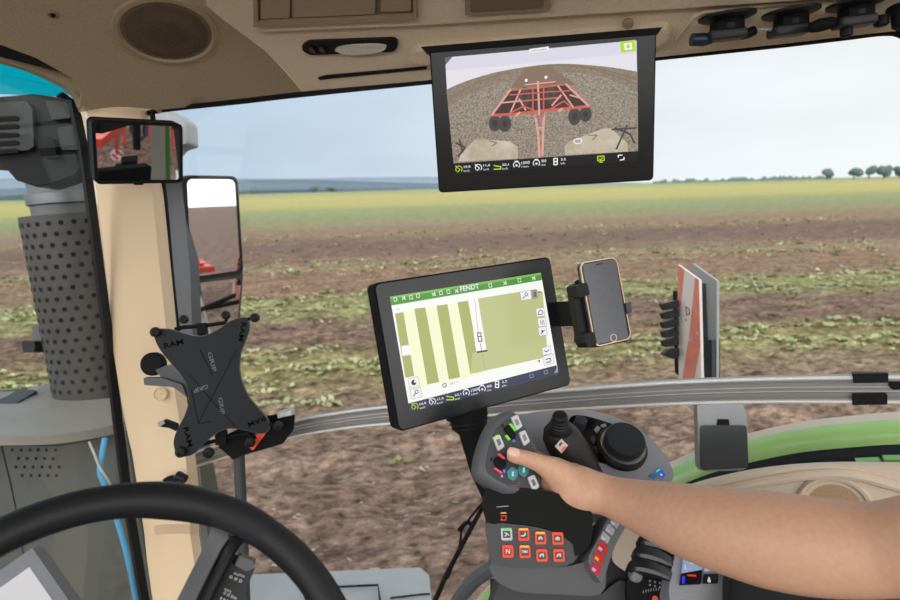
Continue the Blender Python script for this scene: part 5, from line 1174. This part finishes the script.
bm = newbm(); PP = frn(800, 640, .66, (.02, .86, .5)); 
pad = [P(724, 562, .71), P(735, 545, .80), P(900, 556, .74), P(980, 600, .60), P(960, 690, .50), P(745, 690, .60), P(724, 610, .66)]
pad = [p + Vector((0, 0, -.012)) for p in pad]; zt = min(p.z for p in pad)
loft(bm, [[p - Vector((0, 0, .08)) for p in pad], pad], b=.012); obj('arm_pad', bm, pm('pad_black', (28, 29, 30), .6, bump=.3, scale=500, spec=0.2), t)

# ------------------------------------------------------------------ joystick
PJ = frn(510, 456, .785, (.30, .30, .90))
t = thing('joystick', P(520, 500, .80), 'grey multi-button joystick with lit keys, its face pressed by the thumb', 'joystick')
JOY = t
def K6(x, y): return (470 + x / 6.66, 410 + y / 6.66)
face = [(491, 428), (500, 417), (511, 412.5), (518, 416), (525, 424), (533, 440), (541, 462), (541, 480), (535, 495), (524, 494), (506, 491), (484, 478), (480, 467), (484, 446)]
fo = cr(PJ.out(face), 3, True)
c_ = sum(fo, Vector((0, 0))) / len(fo)
def off2(o, k, dx=0, dy=0): return [c_ + (p - c_) * k + Vector((dx, dy)) for p in o]
bm = newbm()
L0 = [PJ.w(*p, -.055) for p in off2(fo, .70, .004, -.004)]; L1 = [PJ.w(*p, -.045) for p in off2(fo, .92, .0, -.003)]; L2 = [PJ.w(*p, -.020) for p in off2(fo, 1.08, -.001, -.0015)]; L3 = [PJ.w(*p, -.006) for p in off2(fo, 1.07, -.0005, -.0005)]; L4 = [PJ.w(*p, .0) for p in off2(fo, .99)]; L5 = [PJ.w(*p, .0018) for p in off2(fo, .9)]
loft(bm, [L0, L1, L2, L3, L4, L5]); obj('head', bm, pm('joystick_grey', (90, 93, 97), .45, bump=.05, scale=900, spec=0.3), t, 60)
bm = newbm(); prism(bm, PJ, [Vector(p) for p in off2(fo, .86, .001, .0)], .0005, .0028, .001, ang=.7); obj('face_plate', bm, pm('joystick_face', (66, 69, 72), .5, spec=0.25), t)
def jq(nm, l, m_, z1=.006, r=.18, par=None, z0=.001):
    bm = newbm(); prism(bm, PJ, rpoly(PJ.out([K6(*p) for p in l]), r), z0, z1, .0012); return obj(nm, bm, m_, par or t)
jw = pm('joy_white', (196, 198, 198), .35); jd = pm('joy_inset', (120, 124, 128), .4)
for cx, cy, s_, ins in ((180, 217, 1.0, 1), (300, 84, .95, 0), (350, 186, .95, 0), (410, 484, 1.0, 1)):
    l = [(cx - 38 * s_, cy - 6 * s_), (cx - 2 * s_, cy - 54 * s_), (cx + 38 * s_, cy + 4 * s_), (cx + 2 * s_, cy + 56 * s_)]
    l = [(cx - 38 * s_, cy - 34 * s_), (cx + 6 * s_, cy - 52 * s_), (cx + 40 * s_, cy + 28 * s_), (cx - 2 * s_, cy + 60 * s_)]
    kb = jq('key', l, jw)
    jq('key_symbol', [(cx + (a - cx) * .45, cy + (b - cy) * .45) for a, b in l], pm('joy_symbol', (92, 98, 104), .4) if ins else jd, .0064, .1, kb)
jq('key_light', [(148, 186), (168, 168), (176, 176), (158, 196)], em('joy_lime', (170, 230, 60)), .0066, .1)
jb = jq('rocker', [(218, 128), (246, 100), (290, 160), (288, 196), (262, 204)], BLKM, .008)
jq('key_light', [(252, 97), (260, 93), (291, 139), (286, 144)], em('joy_green', (120, 225, 70)), .0085, .1, jb); jq('key_light', [(225, 174), (232, 169), (255, 200), (248, 204)], em('joy_green', (120, 225, 70)), .0085, .1, jb)
jb = jq('rocker', [(150, 335), (176, 312), (222, 342), (226, 380), (200, 402), (160, 372)], BLKM, .008)
jq('key_light', [(176, 296), (182, 291), (220, 323), (215, 328)], em('joy_red', (240, 70, 100)), .0085, .1, jb); jq('key_light', [(150, 391), (155, 386), (200, 418), (196, 425)], em('joy_red', (240, 70, 100)), .0085, .1, jb)
teal = pm('joy_teal', (28, 104, 106), .35, emit=(14, 76, 78), es=.5)
for cx, cy in ((272, 428), (345, 402), (272, 300)):
    kb = jq('key', [(cx - 38, cy - 18), (cx - 6, cy - 50), (cx + 36, cy - 24), (cx + 34, cy + 16), (cx + 4, cy + 48), (cx - 30, cy + 26)], teal, .006)
    jq('key_symbol', [(cx - 6, cy - 16), (cx + 8, cy - 18), (cx + 8, cy + 14), (cx - 6, cy + 16)], em('joy_aqua', (150, 225, 220), .9), .0064, .1, kb)
for cx, cy in ((222, 408), (285, 205)): jq('indicator', [(cx - 7, cy - 12), (cx + 7, cy - 6), (cx + 7, cy + 12), (cx - 7, cy + 6)], em('joy_blue', (90, 110, 240)), .004)
jq('indicator', [(200, 436), (208, 430), (212, 446), (204, 450)], em('joy_pink', (240, 150, 170)), .004)
for cx, cy in ((212, 106), (136, 330)): jq('groove', [(cx - 6, cy - 8), (cx + 6, cy - 10), (cx + 4, cy + 10), (cx - 8, cy + 10)], HOLE, .0032)
jq('glow_rim', [(262, 508), (300, 510), (330, 488), (326, 482), (298, 503), (264, 502)], em('joy_purple', (170, 60, 130), .5), .0032)
bm = newbm()
tube(bm, [PJ.w(.004, -.012, -.03), PJ.w(.006, -.035, -.042), P(535, 515, .80)], [.022, .021, .024], 18); obj('neck', bm, BLKM, t)

# second, mini joystick
t = thing('mini_joystick', P(575, 462, .87), 'smaller black pear-shaped joystick with a ribbed top button behind the hand', 'joystick')
bm = newbm()
ax = [(553, 421), (554, 424), (557, 431), (563, 440), (572, 453), (582, 468), (592, 484)]
rp = [4, 11, 16.5, 19, 18.5, 17, 15]; dd = [.845, .845, .842, .842, .846, .852, .86]
tube(bm, [P(x, y, d) for (x, y), d in zip(ax, dd)], [r * d / FPX for r, d in zip(rp, dd)], 24); obj('grip', bm, pm('mini_black', (38, 40, 40), .5, bump=.05, scale=900, spec=0.25), t, 60)
q = frz(P(559.5, 427, .822), (UP * .86 + BK * .45 + RT * -.05)); kk = q.d / FPX
bm = newbm(); lathe(bm, q, [(12.5 * kk, -4 * kk), (12.5 * kk, -1 * kk), (10.5 * kk, 0), (10 * kk, 1 * kk), (10.5 * kk, 2.5 * kk), (9.4 * kk, 4 * kk), (9.8 * kk, 5.5 * kk), (8.4 * kk, 7 * kk), (8.6 * kk, 8.5 * kk), (7.2 * kk, 9.8 * kk), (7.8 * kk, 13 * kk), (6.4 * kk, 16 * kk), (0, 17 * kk)], 24); obj('ribbed_button', bm, BLK, t)
q = frn(562, 446, .810, (-.05, .35, .93))
def K7(x, y): return (530 + x / 5.625, 395 + y / 5.625)
bm = newbm(); st_ = [K7(*p) for p in ((140, 288), (176, 246), (214, 284), (178, 328))]
prism(bm, q, q.out(st_), -.004, .0006); 
obj('sticker', bm, [pm('sticker_white', (205, 190, 180), .5)], t)
bm = newbm(); pquad(bm, q, [K7(178, 322), K7(196, 304), K7(210, 288), K7(190, 290), K7(176, 306)], .001, 0); pquad(bm, q, [K7(160, 280), K7(176, 262), K7(184, 272), K7(168, 290)], .001, 1); obj('sticker_print', bm, [pm('sticker_orange', (224, 112, 70), .5), pm('sticker_dark', (90, 70, 64), .5)], t)
bm = newbm(); q = frn(576, 438, .822, (.3, .5, .8))
for x, y in ((240, 214), (250, 232), (258, 246), (247, 208)): pdot(bm, q, *K7(x, y), .8, 0, 0, 8)
obj('white_marks', bm, WHITE, t)

# ------------------------------------------------------------------ the driver's right arm and hand
def remeshed(bm, voxel, smooth):
    me = bpy.data.meshes.new('tmp'); bm.to_mesh(me); bm.free(); ob = bpy.data.objects.new('tmp', me); COL.objects.link(ob)
    m = ob.modifiers.new('r', 'REMESH'); m.mode = 'VOXEL'; m.voxel_size = voxel
    m = ob.modifiers.new('s', 'SMOOTH'); m.iterations = smooth; m.factor = .5
    dg = bpy.context.evaluated_depsgraph_get(); me2 = bpy.data.meshes.new_from_object(ob.evaluated_get(dg))
    bpy.data.objects.remove(ob); b = newbm(); b.from_mesh(me2); bpy.data.meshes.remove(me2); bpy.data.meshes.remove(me); return b
def limb(bm, pts, n=20, flat=.85, step=5):
    """pts: (px, py, depth, half height in px); elliptical sections facing the eye"""
    C_ = cr([P(x, y, d) for x, y, d, r in pts], step); R_ = [v.x for v in cr([Vector((r * d / FPX, 0)) for x, y, d, r in pts], step)]
    N_ = len(C_); secs = []
    for i in range(N_):
        tn = (C_[min(i + 1, N_ - 1)] - C_[max(i - 1, 0)]).normalized(); v = (EYE - C_[i]).normalized()
        s_ = tn.cross(v).normalized(); w_2 = s_.cross(tn)
        secs.append([C_[i] + s_ * (R_[i] * math.cos(a)) + w_2 * (R_[i] * flat * math.sin(a)) for a in [2 * PI * k / n for k in range(n)]])
    loft(bm, secs)
bm = newbm()
limb(bm, [(556, 483, .800, 16), (566, 487, .790, 22), (580, 490, .785, 24), (598, 493, .775, 20.5), (612, 497, .765, 20.5), (640, 506, .735, 26), (680, 518.5, .69, 35), (720, 529, .655, 41), (765, 538.5, .625, 46.5), (810, 545, .60, 48), (850, 548.5, .58, 46.5), (880, 548.5, .565, 45.5), (905, 547, .55, 47), (960, 540, .52, 54), (1040, 530, .49, 62), (1120, 520, .47, 70)], 28, .82)
# palm: knuckle side lies beyond, heel near the wrist
limb(bm, [(548, 472, .812, 15), (556, 480, .806, 22), (568, 487, .80, 25), (590, 492, .785, 22)], 20, .9)
# thumb
def finger(bm, pts): limb(bm, pts, 16, .9, 4)
finger(bm, [(507.0, 454.5, .768, 3.2), (509.5, 455, .768, 6.2), (515, 456, .768, 7.6), (523, 457.5, .769, 8.0), (532, 460.5, .771, 8.6), (541, 464, .774, 9.8), (552, 470, .778, 13), (563, 479, .784, 17), (575, 486, .785, 19)])
# web between thumb and index finger
finger(bm, [(545, 462, .785, 7), (556, 466, .79, 9), (566, 474, .795, 13), (576, 482, .795, 15)])
# four fingers closing round the far side of the joystick head
finger(bm, [(566, 478, .81, 12), (553, 470, .835, 10.5), (540, 462, .858, 9.5), (524, 454, .868, 8.6), (508, 452, .862, 7.6), (500, 452, .852, 5)])
finger(bm, [(566, 486, .812, 12), (552, 482, .838, 10.5), (538, 476, .862, 9.6), (520, 468, .873, 8.8), (502, 464, .866, 7.8), (494, 464, .854, 5)])
finger(bm, [(567, 494, .812, 11.5), (553, 494, .838, 10), (540, 490, .860, 9.2), (523, 482, .871, 8.4), (508, 477, .864, 7.4), (500, 476, .853, 4.8)])
finger(bm, [(569, 502, .81, 10.5), (557, 505, .832, 9), (545, 502, .852, 8.2), (531, 494, .862, 7.4), (519, 489, .856, 6.4), (513, 488, .848, 4.2)])
bm = remeshed(bm, .0022, 6)
pr_ = obj('person', bm, SKIN, None, 180)
tag(pr_, 'bare right forearm of the driver reaching from the right, thumb on the joystick', 'person')
bm = newbm()
nf = frn(513.5, 452.0, .7600, (-.18, .30, .93)); c_ = nf.loc(513.5, 452.3)
sec = []
for z, k_ in ((-.003, 1.0), (.0, 1.0), (.0010, .85), (.0014, .5)):
    ax_ = Vector((math.cos(-.22), math.sin(-.22))); ay_ = Vector((-ax_.y, ax_.x))
    sec.append([nf.w(*(c_ + ax_ * (.0082 * k_ * math.copysign(abs(math.cos(a)) ** .75, math.cos(a))) + ay_ * (.0060 * k_ * math.copysign(abs(math.sin(a)) ** .85, math.sin(a)))), z) for a in [2 * PI * j / 24 for j in range(24)]])
loft(bm, sec); obj('thumbnail', bm, NAIL, pr_, 60)
# short sleeve beyond the elbow
bm = newbm(); secs = []
for i, (x, y, d, r) in enumerate([(1035, 531, .492, 66), (1040, 530, .49, 70), (1090, 524, .477, 78), (1150, 516, .465, 86)]):
    o = P(x, y, d); tn = (P(1150, 516, .465) - P(1035, 531, .492)).normalized(); v = (EYE - o).normalized(); s_ = tn.cross(v).normalized(); w_2 = s_.cross(tn); R_ = r * d / FPX
    secs.append([o + s_ * R_ * math.cos(a) + w_2 * R_ * .85 * math.sin(a) for a in [2 * PI * k / 28 for k in range(28)]])
loft(bm, secs); obj('sleeve', bm, pm('sleeve_grey', (70, 74, 80), .85, bump=.3, scale=600), pr_, 60)

# ------------------------------------------------------------------ what the mirrors show: the rear right cab post and the trailed implement
def reflect(px, py, fr, dist):
    v = raydir(px, py).normalized(); n = fr.z; p = EYE + v * ((fr.o - EYE).dot(n) / v.dot(n)); return p + (v - n * 2 * v.dot(n)) * dist
def post(name, x0, x1, dist, wz0, m_, dep=.07):
    a, b = reflect(x0, 150, MIT, dist), reflect(x1, 150, MIT, dist); a.z = b.z = 0
    bm_ = newbm(); d = (b - a).normalized(); n = REAR * dep
    loft(bm_, [[p + Vector((0, 0, z)) for p in (a, b, b + n, a + n)] for z in (wz0, EYE.z + .64)], b=.008); return bm_
struct('pillar', post('p', 151, 165, 2.1, 1.0, None), pm('rear_post_grey', (168, 158, 146), .6))
struct('trim_11', post('p', 165.4, 170, 2.12, 1.0, None, .04), pm('rear_trim_green', (70, 140, 50), .4))
a = reflect(136, 130, MIT, 1.9)
t = thing('rear_grab_bar', a - Vector((0, 0, .12)), 'dark vertical grab bar by the rear cab post, visible in the pillar mirror', 'grab bar')
bm = newbm(); b_ = a + REAR * .03; tube(bm, [b_ + Vector((0, 0, .5)), b_ + Vector((0, 0, .02)), b_ - Vector((0, 0, .10))], [.022, .022, .018], 12); obj('bar', bm, BLK, t)
bm = newbm(); c_ = reflect(145, 130, MIT, 1.92) + REAR * .03; tube(bm, [c_ + Vector((0, 0, .5)), c_ + Vector((0, 0, -.03)), b_ + Vector((0, 0, -.06))], .014, 10); obj('bar', bm, pm('handle_blue_grey', (70, 86, 100), .4), t)

IRED = pm('implement_red', (206, 62, 46), .5, var=.08, scale=6)
IO = Vector((EYE.x, EYE.y, 0)) + REAR * 14
t = thing('cultivator', IO, 'wide red trailed cultivator behind the tractor, seen small in both mirrors', 'cultivator')
def iw(r, l, z): return IO + REAR * r + WN * l + Vector((0, 0, z))
def beam(name, pts, w_=.07, m_=None):
    bm_ = newbm(); tube(bm_, [iw(*p) for p in pts], w_, prof=[(-1, -1), (1, -1), (1, 1), (-1, 1)]); obj(name, bm_, m_ or IRED, t)
for r in (-1.2, 0, 1.2): beam('cross_beam', [(r, -3.1, .95), (r, 3.1, .95)], .08)
for l in (-3.0, -1.6, -.5, .5, 1.6, 3.0): beam('long_beam', [(-1.2, l, .95), (1.2, l, .95)], .06)
beam('drawbar', [(-1.2, -.5, .95), (-4.2, 0, .75)], .08); beam('drawbar', [(-1.2, .5, .95), (-4.2, 0, .75)], .08)
for l in (-2.4, 2.4): beam('wing_mast', [(-.6, l, .95), (-.4, l * .8, 1.75), (.6, l, .95)], .05); beam('wing_strut', [(-.4, l * .8, 1.75), (-.4, l * .2, 1.5), (0, 0, 1.0)], .05)
for l in (-.5, .5): beam('mast', [(-.8, l, .95), (-.5, l * .5, 1.9), (.8, l, .95)], .05)
for i in range(12):
    l = -2.9 + i * .527; beam('tine', [(1.2 if i % 2 else 0, l, .9), (1.45 if i % 2 else .25, l, .45), (1.1 if i % 2 else -.1, l, .02)], .03)
for l in (-2.5, -2.05, 2.05, 2.5, -.45, .45):
    c = iw(-1.9 if abs(l) > 1 else 1.9, l, .42); bm = newbm(); lathe(bm, frz(c, WN), [(.16, -.12), (.36, -.13), (.42, -.07), (.42, .07), (.36, .13), (.16, .12)], 28); obj('wheel', bm, pm('tyre', (46, 44, 43), .85, bump=.4, scale=20), t)
    beam('wheel_arm', [((-1.9 if abs(l) > 1 else 1.9), l, .42), ((-1.2 if abs(l) > 1 else 1.2), l, .95)], .05)
for l in (-2.2, -1.4, -.9, 1.0):
    bm = newbm(); tube(bm, [iw(-1.3, l, .95), iw(-1.3, l, 1.55)], [.045, .03], 10); obj('marker_post', bm, pm('post_white', (225, 220, 210), .5), t)
a = reflect(117, 155, MIT, 11.6); n_ = (EYE - a).normalized(); fr = frz(a, n_, None, .7)
bm = newbm(); lathe(bm, fr, [(.11, -.01), (.11, 0), (0, 0)], 32); obj('sign_disc', bm, pm('disc_white', (232, 228, 222), .5), t)
for y in (-.075, .025):
    w2 = .07
    bm = newbm(); sheet(bm, fr, [Vector((-w2, y)), Vector((w2, y)), Vector((w2, y + .055)), Vector((-w2, y + .055))], .004); obj('disc_stripe', bm, IRED, t)
bm = newbm(); tube(bm, [a - n_ * .02, Vector((a.x, a.y, .95)) - n_ * .02, iw(-1.2, 0, .95)], .03, 8); obj('sign_post', bm, IRED, t)

# cab floor, console pedestal and steering column (below the picture, but they carry what is seen)
bm = newbm(); zf = EYE.z - 1.28
A = [EYE + FWD * a_ + WN * b_ for a_, b_ in ((1.38, 1.02), (1.38, -1.0), (-1.0, -1.0), (-1.0, 1.02))]
loft(bm, [[Vector((p.x, p.y, zf - .06)) for p in A], [Vector((p.x, p.y, zf)) for p in A]])
struct('floor', bm, pm('floor_mat', (58, 58, 58), .9, bump=.3, scale=60))
c_ = P(570, 640, .80)
bm = newbm(); loft(bm, [[Vector((c_.x + a_ * .10, c_.y + b_ * .09, z)) for a_, b_ in ((-1, -1), (1, -1), (1, 1), (-1, 1))] for z in (zf, c_.z + .03)], b=.02); obj('pedestal', bm, GREYD, CON)
h_ = WF.w(0, 0, -.2); bm = newbm(); tube(bm, [h_, h_ - WF.z * .1, Vector((h_.x - .1, h_.y + .12, zf))], [.045, .05, .06], 14); obj('column', bm, BLKM, bpy.data.objects['steering_wheel'])
